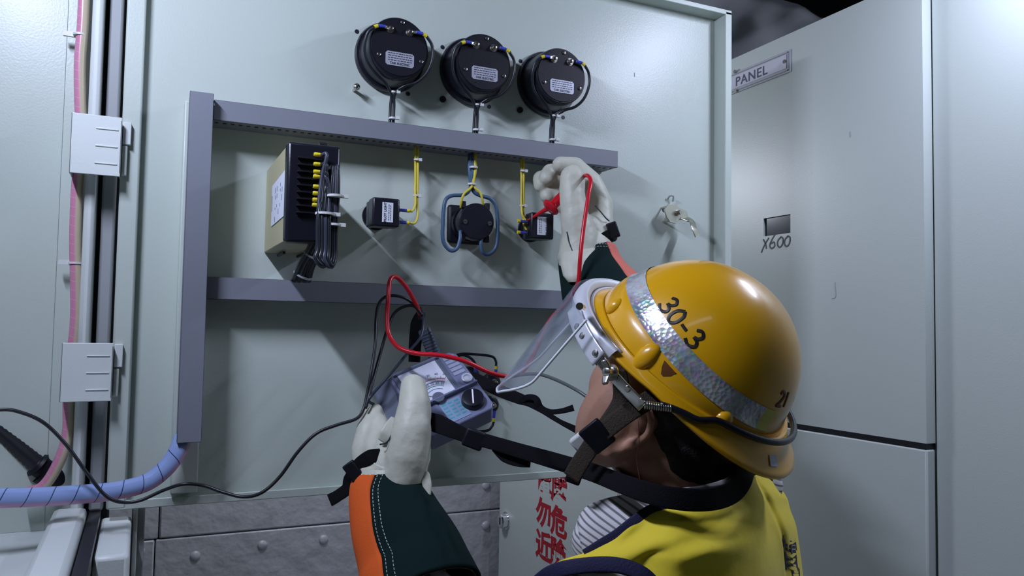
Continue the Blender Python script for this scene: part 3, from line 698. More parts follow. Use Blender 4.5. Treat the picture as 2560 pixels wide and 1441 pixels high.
# ------------------------------------------------------------------ selector switch in the middle
sc = onY(1181, 557, D-.055)
sl = (onY(1163, 553, D-.006).x, D, sc.z+.002)
t = thing('selector_switch', 'black round-bodied selector switch in the centre of the door', 'switch', sl)
MB().box((sl[0]-.034, D-.012, sl[2]-.034), (sl[0]+.034, D, sl[2]+.034)).build('mounting_plate', BLACKM, t, bevel=.006)
bd_ = MB().lathe((sl[0]+.001, D-.012, sl[2]), -AY, [(0, .031), (.014, .031), (.014, .029), (.03, .029), (.03, .0315), (.046, .0315), (.048, .030)], 40).build('switch_body', BLACK, t, smooth=True)
for s in (-1, 1):
    q = MB().lathe((sl[0]+.001+s*.0225, D-.060, sl[2]-.002), -AY, [(0, .004), (.002, .0038)], 14).build('screw', STEEL, t, smooth=True)
    MB().box((sl[0]+.001+s*.0225-.003, D-.0626, sl[2]-.0025), (sl[0]+.001+s*.0225+.003, D-.062, sl[2]-.0015)).build('screw_slot', INK, q)
    for zz in (.028, -.028): MB().box((sl[0]+s*.022-.004, D-.055, sl[2]+zz-.006), (sl[0]+s*.022+.004, D-.045, sl[2]+zz+.006)).build('terminal', BLACKM, t, bevel=.001)
t = thing('switch_wiring', 'blue-grey and yellow wires branching around the black selector switch', 'wires', (sl[0], D-.04, sl[2]+.08))
Pz = lambda px, py, dy=.05: onY(px, py, D-dy)
for pts in ([(1180, 385, .03), (1181, 430, .035), (1176, 470, .05), (1160, 487, .052), (1128, 490, .052), (1112, 506, .052), (1107, 560, .052), (1108, 603, .052), (1125, 626, .052), (1142, 622, .055), (1150, 598, .055), (1151, 577, .052)],
            [(1174, 385, .03), (1174, 430, .035), (1182, 475, .05), (1200, 489, .052), (1225, 497, .052), (1240, 517, .052), (1244, 560, .052), (1241, 615, .052), (1222, 636, .052), (1206, 630, .055), (1202, 608, .055), (1202, 590, .052)]):
    MB().tube([Pz(*p) for p in pts], .0033, n=10).build('wire', WIREBL, t, smooth='all')
for pts in ([(1187, 385, .032), (1187, 430, .038), (1180, 465, .055), (1160, 485, .058), (1153, 505, .055), (1152, 520, .05)],
            [(1190, 385, .03), (1189, 430, .036), (1182, 462, .052), (1200, 482, .056), (1206, 500, .055), (1207, 515, .05)]):
    MB().tube([Pz(*p) for p in pts], .0021, n=8).build('wire', WIREYE, t, smooth='all')
for px, py in ((1184, 421), (1180, 463)): q = Pz(px, py, .037 if py < 450 else .052); MB().lathe(q, AZ, [(0, .0075), (.003, .0075)], 16).build('cable_tie', WHITET, t, smooth=True)

# ------------------------------------------------------------------ four terminal studs behind the multimeter
studs = [(1180, 940), (1233, 957), (1180, 1012), (1229, 1014)]
sl_ = ['upper left', 'upper right', 'lower left', 'lower right']
for (px, py), nm in zip(studs, sl_):
    q = onY(px+3, py, D-.02)
    t = thing('terminal_stud', '%s black terminal stud with steel bolt, on the door behind the multimeter' % nm, 'terminal', (q.x, D, q.z), 'terminal studs behind the multimeter')
    MB().lathe((q.x, D, q.z), -AY, [(0, .016), (.012, .015), (.015, .011), (.015, .006)], 28).build('insulator', BLACK, t, smooth=True)
    MB().lathe((q.x, D-.015, q.z), -AY, [(0, .0065), (.004, .0065), (.004, .0035), (.014, .0033), (.015, .002)], 16).build('stud_bolt', STEEL, t, smooth=True)
t = thing('stud_wiring', 'thin black wires with blue sleeves joining the four terminal studs', 'wires', (onY(1180, 900, D).x, D-.03, onY(1180, 900, D).z))
for pts, s0, s1 in (([(1118, 908), (1150, 889), (1172, 893), (1186, 906), (1189, 920)], (1189, 922), (1187, 937)), ([(1118, 905), (1150, 886), (1205, 888), (1232, 893), (1240, 905), (1240, 915)], (1240, 924), (1238, 940)),
                    ([(1100, 1070), (1150, 1078), (1175, 1074), (1184, 1062)], (1184, 1052), (1185, 1030)), ([(1100, 1085), (1160, 1080), (1215, 1078), (1229, 1068), (1234, 1056)], (1234, 1046), (1236, 1028))):
    MB().tube([onY(*p, D-.028) for p in pts]+[onY(*s0, D-.028)], .0023, n=8).build('wire', WIREBK, t, smooth='all')
    a_, b_ = onY(*s0, D-.028), onY(*s1, D-.028)
    MB().cyl(a_+(a_-b_)*.5, a_, .0031, 10).build('yellow_ferrule', YSLEEVE, t, smooth=True)
    MB().cyl(a_, b_, .0028, 10).build('blue_sleeve', BSLEEVE, t, smooth=True)

# ------------------------------------------------------------------ wrapped cables at the left
o = MB().tube([onY(455, 1096, D-.05), onY(448, 1120, D-.06), onY(420, 1165, D-.065), onY(370, 1205, D-.07), onY(300, 1226, D-.08), onY(210, 1236, D-.09), onY(100, 1243, D-.1), onY(0, 1246, D-.11), onY(-160, 1248, D-.12)], .0125, n=20, res=10, wrap=True).build('spiral_wrapped_cable', SPBLUE, smooth='all')
tag(o, 'thick blue and pink spiral-wrapped cable bundle sweeping left from the upright duct', 'cable')
o = MB().tube([onY(212, -60, D-.0), onY(207, 60, D), onY(200, 150, D-.0), onY(200, 240, D), onY(202, 330, D), onY(192, 480, D), onY(188, 600, D), onY(190, 700, D), onY(190, 800, D), onY(180, 900, D), onY(172, 1000, D+.005), onY(170, 1080, D+.005), onY(150, 1150, D), onY(110, 1215, D), onY(60, 1235, D)], .0078, n=16, res=8, wrap=True).build('hinge_cable', SPPINK, smooth='all')
tag(o, 'pink and tan spiral-wrapped cable running up beside the hinge covers', 'cable')
for px, py in ((200, 90), (188, 661)):
    q = onY(px, py, D); t_ = MB().lathe(q, AZ, [(0, .0092), (.003, .0092)], 16).box(q+Vector((-.022, .004, -.001)), q+Vector((0, .009, .006))).build('cable_tie', WHITET, smooth=True)
    tag(t_, 'white cable tie on the pink hinge cable, %s hinge cover' % ('above the upper' if py < 300 else 'between the two'), 'cable tie', 'ties on the hinge cable')
# black in-line connector lower left
t = thing('cable_connector', 'black ribbed in-line cable connector in the lower left corner', 'connector', at(90, 1150, 1.14))
a = at(-30, 1055, 1.12); b = at(95, 1163, 1.14); e = at(180, 1220, 1.17)
dirv = (b-a).normalized(); L = (b-a).length
m = MB(); prof = []
for k in range(26): s = k/25; prof.append((L*s, .0085+.0040*s+(.0009 if k % 2 else 0)))
m.lathe(a, dirv, prof, 20).build('strain_relief', RUBBER, t, smooth=True)
d2 = (e-b).normalized(); L2 = (e-b).length
MB().lathe(b-d2*.004, d2, [(0, .0165), (.004, .0190), (.006, .0155), (.014, .0155), (.014, .0215), (.022, .0215), (.022, .0165), (L2*.62, .0150), (L2, .0075)], 24).build('connector_body', BLACKM, t, smooth=True)
MB().tube([at(-160, 960, 1.1), at(-90, 1010, 1.11), at(-25, 1058, 1.12)], .005, n=10).build('cable_tail', RUBBER, t, smooth='all')
# ------------------------------------------------------------------ hard hat with raised face shield
HC = at(1712, 932, .92)
U_ = cv(.582, .694, .423).normalized(); nn = cv(.272, .324, -.906)
ph = math.radians(20)
F_ = (cv(-.766, .643, 0)*math.cos(ph)+nn*math.sin(ph)); F_ = (F_-U_*F_.dot(U_)).normalized(); L_ = U_.cross(F_)
def H(f, l, u): return HC+F_*f+L_*l+U_*u
def rad(az):
    a, b = (.124 if math.cos(az) > 0 else .117), .111
    return 1/math.sqrt((math.cos(az)/a)**2+(math.sin(az)/b)**2)
HH = .135
def dome(az, z, off=0):
    # point on the shell at height z above the rim plane
    s = min(.9999, max(0, z/HH)); k = (1-s**2.15)**.5
    led = .0045*(1/(1+math.exp((z-.040)/.0022)))
    r = rad(az)*k+led+off
    return H(r*math.cos(az), r*math.sin(az), z+off*s)
def lift(az): return .030*((1-math.cos(az))/2)**1.3
def ext(az):
    c = math.cos(az)
    return .006+.012*max(0, c)**1.5+.029*max(0, -c)**1.6
def brim(az, t, off=0):
    r = rad(az)+.0045+ext(az)*t
    dr_ = lift(az)-.004*t-(.014*max(0, -math.cos(az))**1.5)*t-.006*max(0, math.cos(az))*t*t+.007*(1-t)**3
    return H(r*math.cos(az), r*math.sin(az), dr_+off)
NA = 96
t = thing('hard_hat', 'glossy yellow hard hat marked 30-3 with silver prismatic band, worn tilted back', 'hard hat', HC)
rows = []
for k in range(1, 40):
    th = PI/2*(1-k/39.5); z = HH*math.sin(th) if k < 39 else 0
    rows.append([dome(2*PI*i/NA, lift(2*PI*i/NA)+(HH-lift(2*PI*i/NA))*math.sin(PI/2*(1-k/39))) for i in range(NA)])
rows = [[H(0, 0, HH) for i in range(NA)]]+rows[:]
for s in (0, .12, .3, .5, .7, .88, 1): rows.append([brim(2*PI*i/NA, s) for i in range(NA)])
rows.append([brim(2*PI*i/NA, 1, -.0035) for i in range(NA)])
for s in (.7, .4, .1): rows.append([brim(2*PI*i/NA, s, -.0035) for i in range(NA)])
for z in (.01, .04, .08, .11, .125): rows.append([dome(2*PI*i/NA, max(z, lift(2*PI*i/NA)+.003), -.004) for i in range(NA)])
rows.append([H(0, 0, HH-.006) for i in range(NA)])
m = MB().grid(rows, True); shell = m.build('shell', HELM, t, smooth='all', weld=True)
# moulded lugs on the lower wall
for az, z, ra, rl in ((math.radians(36), .022, .010, .014), (math.radians(76), .024, .011, .021), (math.radians(128), .022, .010, .013), (math.radians(-40), .022, .01, .014), (math.radians(-80), .022, .011, .02)):
    z = lift(az)+.5*(.039-lift(az)); rl = min(rl, .75*(.039-lift(az))); mm = MB(); c0 = dome(az, z); nrm = (dome(az, z, .01)-c0).normalized(); up_ = U_; sd = nrm.cross(up_).normalized(); up_ = sd.cross(nrm)
    rw = []
    for j in range(13):
        th = PI*j/12; rw.append([c0-nrm*.002+sd*(max(math.sin(th), .001)*math.cos(2*PI*i/20)*ra)+nrm*(max(math.sin(th), .001)*math.sin(2*PI*i/20)*.008)+up_*(math.cos(th)*rl*.85) for i in range(20)])
    mm.grid(rw, True); mm.build('moulded_lug', HELM, shell, smooth='all')
# raised front rib
# prismatic band
def band(a0, a1, z0_, z1_, mt, nm, off=.0009, n=90):
    rw = []
    for z in [z0_+(z1_-z0_)*k/6 for k in range(7)]: rw.append([dome(math.radians(a0+(a1-a0)*i/n), z, off) for i in range(n+1)])
    return MB().grid(rw).build(nm, mt, t, smooth='all')
band(-150, 148, .039, .061, HOLO, 'reflective_band')
band(148, 158, .039, .061, mat('yellowish_tape', (.55, .50, .10), .4, .3), 'band_end')
# hand painted number
def dome_strokes(nm, glyphs, size, az0, z0_, mt, w):
    mm = MB()
    for gx, gl in glyphs:
        for pts in gl:
            P3 = [Vector((gx+x, y, 0)) for x, y in pts]
            if len(P3) > 2: P3, _ = spline(P3, [1]*len(P3), 7)
            else: P3 = [P3[0].lerp(P3[1], q/6) for q in range(7)]
            P = [dome(az0+(p.x*size)/.105, z0_+p.y*size*.82, .0004) for p in P3]
            mm.tube(P, 1, n=8, smooth=False, flat=(w, .0004), up=lambda s_: (P[min(int(s_*(len(P)-1)+.5), len(P)-1)]-HC))
    return mm.build(nm, mt, shell)
G3 = [[(.0, .85), (.25, 1.0), (.5, .85), (.42, .6), (.2, .5)], [(.2, .5), (.5, .42), (.58, .18), (.3, -.02), (-.05, .12)]]
G0 = [[(.3, 1.0), (.05, .7), (.05, .25), (.3, 0), (.55, .25), (.55, .75), (.32, 1.0)]]
GD = [[(0, .45), (.42, .42)]]
G2 = [[(.0, .8), (.25, 1.0), (.5, .75), (.3, .35), (0, 0)], [(0, 0), (.5, .02)]]
G1 = [[(.1, 1), (.12, 0)]]
dome_strokes('painted_number', [(-1.55, G3), (-.72, G0), (.12, GD), (.85, G3)], .0215, math.radians(72), .062, mat('black_paint', (.012, .01, .01), .45), .0018)
dome_strokes('painted_number', [(-.5, G2), (.3, G1)], .018, math.radians(160), .066, mat('red_marker', (.10, .02, .01), .5), .0016)
# brown scuff below the band
sc_ = []
for z_, a0, a1 in ((.036, 84, 93), (.030, 85.5, 92), (.024, 88, 89.5)): sc_.append([dome(math.radians(a0+(a1-a0)*i/6), z_, .0005) for i in range(7)])
MB().grid(sc_).build('brown_scuff', mat('brown_scuff', (.12, .035, .003), .5), shell, smooth='all')
# white sticker on the back brim
sp_ = [brim(math.radians(a), s, .0012) for s in (.42, .72) for a in (160, 166)]
MB().add(sp_, [(0, 1, 3, 2)]).build('sticker', PAPER, t, solid=.0004)
# aluminium visor frame wrapped round the front brim
def rimpt(az, out, up_): 
    p = brim(az, 1); rdir = (F_*math.cos(az)+L_*math.sin(az)); return p+rdir*out+U_*up_
rw = []
A0, A1 = math.radians(-100), math.radians(66)
prof = [(-.006, .004), (-.003, .0075), (.002, .0105), (.006, .010), (.010, .006), (.0115, 0), (.011, -.006), (.010, -.010), (.008, -.008), (.010, -.001), (.006, .004), (.0, .004)]
for i in range(61):
    az = A0+(A1-A0)*i/60; k = min(1, min(i, 60-i)/8+.35)
    rw.append([rimpt(az, a*k+.001, b*(.6+.4*k)) for a, b in prof])
vf = MB().grid(rw, True).build('visor_frame', ALU, t, smooth='all')
MB().tube([rimpt(A0+(A1-A0)*i/40, -.0065, .0055) for i in range(41)], .0022, n=8, smooth=False).build('rim_bead', ALU, vf, smooth='all')
# side brackets
def side(sgn):
    P = lambda a, o_, u_: rimpt(math.radians(sgn*a), o_, u_)
    b = MB(); pts = [P(a, .0150+.001, -.006-.0002*(a-46)) for a in (34, 42, 50, 58, 66)]
    for i in range(len(pts)-1):
        pass
    br = MB().tube(pts, 1, n=16, res=5, flat=(.010, .0009), up=lambda s: (F_*math.cos(math.radians(sgn*(34+32*s)))+L_*math.sin(math.radians(sgn*(34+32*s))))).build('side_bracket', ALU, t, smooth='all')
    for a in (46, 52, 63):
        q = P(a, .0165, -.008); nr = (F_*math.cos(math.radians(sgn*a))+L_*math.sin(math.radians(sgn*a)))
        MB().lathe(q, nr, [(0, .0042 if a != 52 else .003), (.0015, .0036), (.0022, .001)], 14).build('rivet', STEEL, br, smooth=True)
    pts = [P(a, .0135, -.010-.0002*(a-66)) for a in (62, 72, 84, 94)]
    sl2 = MB().tube(pts, 1, n=16, res=5, flat=(.0065, .0009), up=lambda s: (F_*math.cos(math.radians(sgn*(62+32*s)))+L_*math.sin(math.radians(sgn*(62+32*s))))).build('slotted_arm', STEEL, t, smooth='all')
    q = P(74, .0145, -.010); nr = (F_*math.cos(math.radians(sgn*74))+L_*math.sin(math.radians(sgn*74))); tg = nr.cross(U_)
    wn = MB().lathe(q, nr, [(0, .009), (.002, .009), (.002, .0055), (.010, .005), (.011, .003)], 18).build('wing_nut', STEEL, t, smooth=True)
    for s in (-1, 1):
        MB().tube([q+nr*.006, q+nr*.010+(tg*.6+U_*.5)*(.009*s), q+nr*.013+(tg*.7+U_*.5)*(.014*s)], [1, 1, .7], n=10, flat=(.0045, .0018), up=nr).build('wing', STEEL, wn, smooth='all')
    for a in (84, 92):
        q2 = P(a, .0148, -.0115); MB().lathe(q2, (F_*math.cos(math.radians(sgn*a))+L_*math.sin(math.radians(sgn*a))), [(0, .0038), (.002, .003)], 12).build('rivet', STEEL, sl2, smooth=True)
    return P(94, .0148, -.0115)
eL = side(1); eR = side(-1)
# spring and elastic cord round the back
ls = []
pc_ = []
for a in np.linspace(96, 264, 36):
    az = math.radians(a); c = max(0, -math.cos(az))
    p = brim(az, .22 if abs(math.cos(az)) > .5 else .55, .0055+.004*c); 
    if a < 130: p = p.lerp(eL+L_*.002, ((130-a)/34)**1.5*.95)
    if a > 230: p = p.lerp(eR-L_*.002, ((a-230)/34)**1.5*.95)
    pc_.append(p)
MB().tube(pc_[2:-2], .0037, n=12, res=3).build('elastic_cord', BLACK, t, smooth='all')
for q0_, q1_ in ((eL, pc_[3]), (eR, pc_[-4])):
    dv = (q1_-q0_); LL = dv.length; dn = dv/LL; g = dn.cross(U_).normalized(); h_ = dn.cross(g)
    MB().tube([q0_+dn*(LL*k/80)+(g*math.cos(k*.9)+h_*math.sin(k*.9))*.0038 for k in range(81)], .0009, n=6, smooth=False).build('spring', STEEL, t, smooth='all')
# clear face shield, tipped up in front
def shp(s, q):   # s along 0..1, q across -1..1
    a = at(1466+(1292-1466)*s, 800+(1003-800)*s, .835+.03*s); f = at(1520+(1300-1520)*s, 700+(950-700)*s, 1.08-.02*s)
    mid = (a+f)/2; out = at(1436+(1243-1436)*s, 716+(972-716)*s, .955+.01*s)-mid
    w = max(.12, 1-.97*max(0, (s-.74)/.26)**2)**.5
    p = mid+(a-mid)*(-q*w)*1.0+out*(1-abs(q*w)**2.2)
    return p
rw = [[shp(s/30, -1+2*i/36) for i in range(37)] for s in range(31)]
fs_ = MB().grid(rw).build('face_shield', CLEAR, t, smooth='all', solid=.0014)
edge = [shp(s/30, -1) for s in range(31)]+[shp(1, -1+2*i/36) for i in range(1, 37)]+[shp(s/30, 1) for s in range(29, -1, -1)]
MB().tube(edge, .0016, n=8, smooth=False).build('shield_edge', mat('frosted_edge', (.75, .78, .82), .35, trans=.0), fs_, smooth='all')
q = at(1456, 770, .86); MB().cyl(q, q+(at(1449, 766, .83)-q), .004, 12).build('shield_screw', STEEL, fs_, smooth=True)
# chin strap
def strap(nm, pts, w, th, mt, par, up, res=8): return MB().tube(pts, 1, n=16, res=res, flat=(w, th), up=up).build(nm, mt, par, smooth='all')
def strapr(nm, pts, ws, th, mt, par, up, res=8): return MB().tube(pts, ws, n=16, res=res, flat=(1, th), up=up).build(nm, mt, par, smooth='all')
TC = cv(-.45, .1, .9)
cs = strap('chin_strap', [at(1660, 978, .830), at(1610, 1008, .820), at(1560, 1040, .814), at(1508, 1080, .818)], .0098, .0011, BROWNW, t, TC)
strap('chin_strap', [at(1500, 1075, .833), at(1478, 1115, .838), at(1450, 1158, .842), at(1428, 1196, .845)], .0098, .0012, BROWNW, t, TC)
strap('chin_strap', [at(1546, 925, .835), at(1552, 965, .838), at(1548, 1010, .840), at(1510, 1070, .838)], .0090, .0011, BROWNW, t, TC)
q = at(1493, 1090, .822); ex = (at(1520, 1120, .822)-q).normalized(); ez = TC; ez = (ez-ex*ez.dot(ex)).normalized(); ey = ez.cross(ex)
MB().obox(q, ex, ey, ez, (-.015, -.013, -.002), (.015, .013, .005)).build('strap_buckle', BLACKM, t, bevel=.0015)
q = at(1450, 1108, .86); MB().obox(q, ex, ey, ez, (-.010, -.008, -.004), (.008, .010, .006)).build('chin_cup', WHITET, t, bevel=.003)
# ------------------------------------------------------------------ analogue multimeter
TL, TR_, BL, BR = at(972, 945, 1.20), at(1140, 872, 1.245), at(1040, 1108, 1.115), at(1205, 1030, 1.16)
E1 = (TR_-TL+BR-BL)/2; E2 = (BL-TL+BR-TR_)/2; wE, hE = E1.length, E2.length; e1 = E1/wE; e2 = (E2-e1*E2.dot(e1)).normalized(); e3 = e1.cross(e2).normalized()
if e3.dot(FW) > 0: e3 = -e3
Q = lambda u, v, w=0: TL+e1*(u*wE)+e2*(v*hE)+e3*w      # face frame: u across, v down, w out of the face
t = thing('multimeter', 'blue-grey analogue multimeter with white dial, held in the left glove', 'multimeter', Q(.5, .5, -.02))
def qbox(m, u0, v0, u1, v1, w0, w1):
    return m.hexa([Q(u0, v0, w0), Q(u1, v0, w0), Q(u1, v1, w0), Q(u0, v1, w0), Q(u0, v0, w1), Q(u1, v0, w1), Q(u1, v1, w1), Q(u0, v1, w1)])
m = MB(); pr = [(.06, 0), (.92, 0), (1, .07), (1, .93), (.94, 1), (.06, 1), (0, .93), (0, .07)]
def slab(m, pr, w0, w1, ins=0):
    n = len(pr); cx = sum(p[0] for p in pr)/n; cz = sum(p[1] for p in pr)/n
    a = [Q(u, v, w0) for u, v in pr]; b = [Q(cx+(u-cx)*(1-ins), cz+(v-cz)*(1-ins), w1) for u, v in pr]
    return m.add(a+b, [tuple(range(n)), tuple(range(2*n-1, n-1, -1))]+[(i, (i+1) % n, (i+1) % n+n, i+n) for i in range(n)])
cs_ = slab(MB(), pr, -.034, 0).build('case', METER, t, bevel=.002)
# window housing with a raised clear cover
MB().add(*(lambda b: (b.v, b.f))(qbox(MB(), .03, .02, .74, .60, 0, .004))).build('window_frame', METERG, t, bevel=.001)
dl = qbox(MB(), .10, .06, .66, .58, .004, .0048).build('dial', DIAL, t)
piv = (.40, .60)
def arc(r, a0, a1, w, mt, nm):
    P = [Q(piv[0]+r*math.sin(math.radians(a0+(a1-a0)*i/24))/1.0, piv[1]-r*math.cos(math.radians(a0+(a1-a0)*i/24))*wE/hE, .0052) for i in range(25)]
    return MB().tube(P, 1, n=6, smooth=False, flat=(w, .0002), up=e3).build(nm, mt, dl)
red_ = mat('dial_red', (.5, .05, .08), .6); grn = mat('dial_green', (.05, .40, .30), .6); blu = mat('dial_blue', (.12, .14, .4), .6)
arc(.34, -42, 42, .0005, red_, 'scale_arc'); arc(.29, -44, 44, .0006, blu, 'scale_arc'); arc(.22, -46, 46, .0006, grn, 'scale_arc'); arc(.17, -46, 46, .0004, blu, 'scale_arc')
tk = MB()
for i in range(33):
    a = math.radians(-42+84*i/32)
    for r0, r1 in ((.345, .365 if i % 4 else .385), (.235, .255), (.295, .31)):
        P = [Q(piv[0]+r*math.sin(a), piv[1]-r*math.cos(a)*wE/hE, .0052) for r in (r0, r1)]
        tk.tube(P, 1, n=4, smooth=False, flat=(.00025, .0002), up=e3)
tk.build('scale_ticks', INK, dl)
nm_ = MB()
for i, s_ in enumerate(('0', '10', '20', '30', '40', '50')):
    a = math.radians(-38+76*i/5)
    for r in (.42, .265): text_on(nm_, s_, .0055, Q(piv[0]+r*math.sin(a), piv[1]-r*math.cos(a)*wE/hE, .0052), e1, -e2, rot=-a)
nm_.build('scale_numbers', INK, dl)
MB().tube([Q(piv[0], piv[1]-.02, .006), Q(piv[0]-.30, piv[1]-.22, .006)], 1, n=6, smooth=False, flat=(.0004, .0003), up=e3).build('needle', INK, t)
MB().lathe(Q(.40, .585, .004), e3, [(0, .009), (.0035, .009), (.0035, .001)], 20).build('pivot_cover', METERG, t, smooth=True)
qbox(MB(), .09, .05, .67, .59, .0075, .0085).build('clear_window', CLEAR, t, bevel=.0004)
qbox(MB(), .04, .03, .73, .055, .004, .009).build('window_lip', METER, t, bevel=.0008)
qbox(MB(), .04, .585, .98, .61, .0, .008).build('window_lip', METER, t, bevel=.0008)
# side label with boxes
for k in range(5):
    pr_ = qbox(MB(), .78, .06+.065*k, .95, .11+.065*k, 0, .001).build('printed_range_box', mat('pale_print', (.30, .33, .45), .5), t, bevel=.0006)
MB().lathe(Q(.90, .48, 0), e3, [(0, .0085), (.004, .0085), (.005, .0065), (.005, .0055), (.003, .004), (.003, 0)], 24, caps=False).build('zero_adjust_knob', mat('pale_knob', (.45, .47, .55), .3), t, smooth=True)
kn = MB().lathe(Q(.78, .80, 0), e3, [(0, .0175), (.006, .017), (.010, .016), (.011, .012)], 36).build('range_knob', BLACK, t, smooth=True)
MB().tube([Q(.78, .80, .0115)+(-e2+e1*.5).normalized()*.013, Q(.78, .80, .0115)-(-e2+e1*.5).normalized()*.013], 1, n=6, smooth=False, flat=(.0012, .0008), up=e3).build('knob_pointer', DIAL, kn)
pl = qbox(MB(), .36, .65, .66, .95, 0, .0008).build('range_plate', mat('plate_print', (.22, .30, .46), .5), t)
pt = MB()
for i in range(5):
    for j in range(3): qbox(pt, .385+.09*j, .68+.05*i, .445+.09*j, .70+.05*i, .0008, .0011)
pt.build('printing', mat('teal_print', (.05, .35, .38), .5), pl)
MB().lathe(Q(.27, .87, 0), e3, [(0, .006), (.004, .006), (.004, .003), (.001, .003)], 16).build('jack_socket', REDPL, t, smooth=True)
# grey stand cover behind
c0 = MB(); a = [at(930, 972, 1.21), at(985, 938, 1.22), at(1010, 1040, 1.17), at(962, 1062, 1.15)]; b = [p-e3*.02+FW*.03 for p in a]
c0.hexa([a[3], a[2], a[1], a[0], b[3], b[2], b[1], b[0]]); c0.build('case_cover', METERG, t, bevel=.004)
# black plug and grey clip above
t = thing('test_clip', 'black plug with grey ribbed clip above the multimeter', 'clip', at(1050, 830, 1.27))
MB().tube([at(1036, 905, 1.27), at(1038, 860, 1.27), at(1044, 810, 1.265), at(1052, 782, 1.26)], [1.1, 1.2, 1.3, .8], n=14, flat=(.0085, .007), up=-FW).build('plug_body', BLACKM, t, smooth='all')
gb = MB(); g0_ = at(1062, 828, 1.262); ge = (at(1085, 885, 1.262)-g0_).normalized(); gx = ge.cross(FW).normalized(); gz = ge.cross(gx)
gb.obox(g0_, ge, gx, gz, (-.004, -.010, -.008), (.046, .010, .008)); gq = gb.build('grey_clip', METERG, t, bevel=.003)
for k in range(7): MB().obox(g0_, ge, gx, gz, (.004+k*.005, -.0105, -.0088), (.006+k*.005, .0105, .0088)).build('rib', METERG, gq, bevel=.0005)
# ------------------------------------------------------------------ leads
o = MB().tube([at(1052, 795, 1.255), at(1046, 775, 1.245), at(1022, 728, 1.23), at(1000, 700, 1.22), at(984, 692, 1.21), at(974, 705, 1.20), at(971, 740, 1.19), at(968, 790, 1.18), at(972, 835, 1.17), at(995, 868, 1.165), at(1040, 884, 1.16), at(1100, 889, 1.16), at(1160, 903, 1.165), at(1220, 930, 1.18), at(1265, 941, 1.20), at(1305, 930, 1.22), at(1338, 880, 1.25), at(1372, 805, 1.27), at(1418, 755, 1.28), at(1444, 710, 1.27), at(1450, 650, 1.265), at(1455, 600, 1.27), at(1463, 540, 1.28), at(1471, 490, 1.29), at(1477, 455, 1.305), at(1470, 440, 1.32), at(1458, 441, 1.345), at(1448, 448, 1.37)], .0034, n=12, res=8).build('red_test_lead', REDPL, smooth='all')
tag(o, 'long red test lead looping over the multimeter and up to the raised glove', 'cable')
pts = [(1050, 800, 1.25), (1040, 768, 1.25), (1010, 745, 1.24), (972, 740, 1.23), (948, 758, 1.22), (940, 800, 1.21), (938, 860, 1.19), (928, 930, 1.17), (918, 985, 1.16), (908, 1025, 1.15), (890, 1048, 1.14), (840, 1064, 1.13), (790, 1085, 1.12), (745, 1130, 1.11), (700, 1192, 1.10), (655, 1232, 1.09), (610, 1243, 1.09), (560, 1232, 1.09), (510, 1215, 1.09), (460, 1211, 1.08), (410, 1226, 1.08), (350, 1252, 1.07), (300, 1256, 1.06), (260, 1236, 1.05), (215, 1180, 1.04), (165, 1112, 1.03), (110, 1058, 1.02), (50, 1031, 1.01), (0, 1025, 1.0), (-90, 1040, .98)]
o = MB().tube([at(*p) for p in pts], .0024, n=10, res=8).build('black_test_lead', RUBBER, smooth='all'); tag(o, 'long black test lead winding from the multimeter to the left picture edge', 'cable')
pts = [(1056, 790, 1.245), (1035, 766, 1.24), (1008, 768, 1.235), (985, 785, 1.23), (968, 825, 1.215), (952, 880, 1.20), (938, 930, 1.18), (924, 985, 1.155), (914, 1022, 1.145)]
o = MB().tube([at(*p) for p in pts], .0024, n=10, res=8).build('black_lead_loop', RUBBER, smooth='all'); tag(o, 'inner black lead loop beside the red lead, left of the plug', 'cable')
pts = [(1052, 770, 1.26), (1058, 800, 1.24), (1052, 842, 1.22), (1020, 882, 1.20), (985, 925, 1.18), (950, 965, 1.165), (922, 1000, 1.15), (935, 1012, 1.165)]
o = MB().tube([at(*p) for p in pts], .0022, n=10, res=8).build('thin_cord', mat('dark_cord', (.03, .04, .06), .25), smooth='all'); tag(o, 'thin shiny dark cord running from the plug down to the left glove', 'cord')
o = MB().tube([at(1262, 948, 1.22), at(1300, 938, 1.20), at(1345, 936, 1.18), at(1390, 950, 1.16), at(1445, 978, 1.13), at(1490, 1010, 1.11)], .0026, n=10, res=8).build('grey_cord', mat('grey_cord', (.10, .12, .11), .25), smooth='all'); tag(o, 'grey cord passing behind the face shield towards the face', 'cord')
# red probe with round guard, tip on the right pilot lamp block
t = thing('test_probe', 'red test probe with round finger guard held in the raised glove', 'test probe', at(1400, 505, 1.37))
tip = Vector((pc2[0]-.026, D-.048, pc2[2]+.010)); g1 = at(1383, 513, 1.372); g2 = at(1445, 452, 1.385)
dv = (g1-tip).normalized()
MB().cyl(tip, tip+dv*.02, .0016, 10, r1=.0022).build('probe_tip', REDPL, t, smooth=True)
MB().lathe(tip+dv*.012, g1-tip, [(0, .0024), ((g1-tip).length*.45, .0040), ((g1-tip).length-.018, .0062)], 16).build('probe_nose', REDPL, t, smooth=True)
dv2 = (g2-g1).normalized()
MB().lathe(g1-dv2*.012, dv2, [(0, .006), (.002, .014), (.005, .0165), (.008, .0165), (.011, .010), (.014, .0085)], 26).build('finger_guard', REDPL, t, smooth=True)
MB().lathe(g1, dv2, [(0, .0085), ((g2-g1).length*.6, .0085), ((g2-g1).length, .006)], 18).build('probe_handle', REDPL, t, smooth=True)
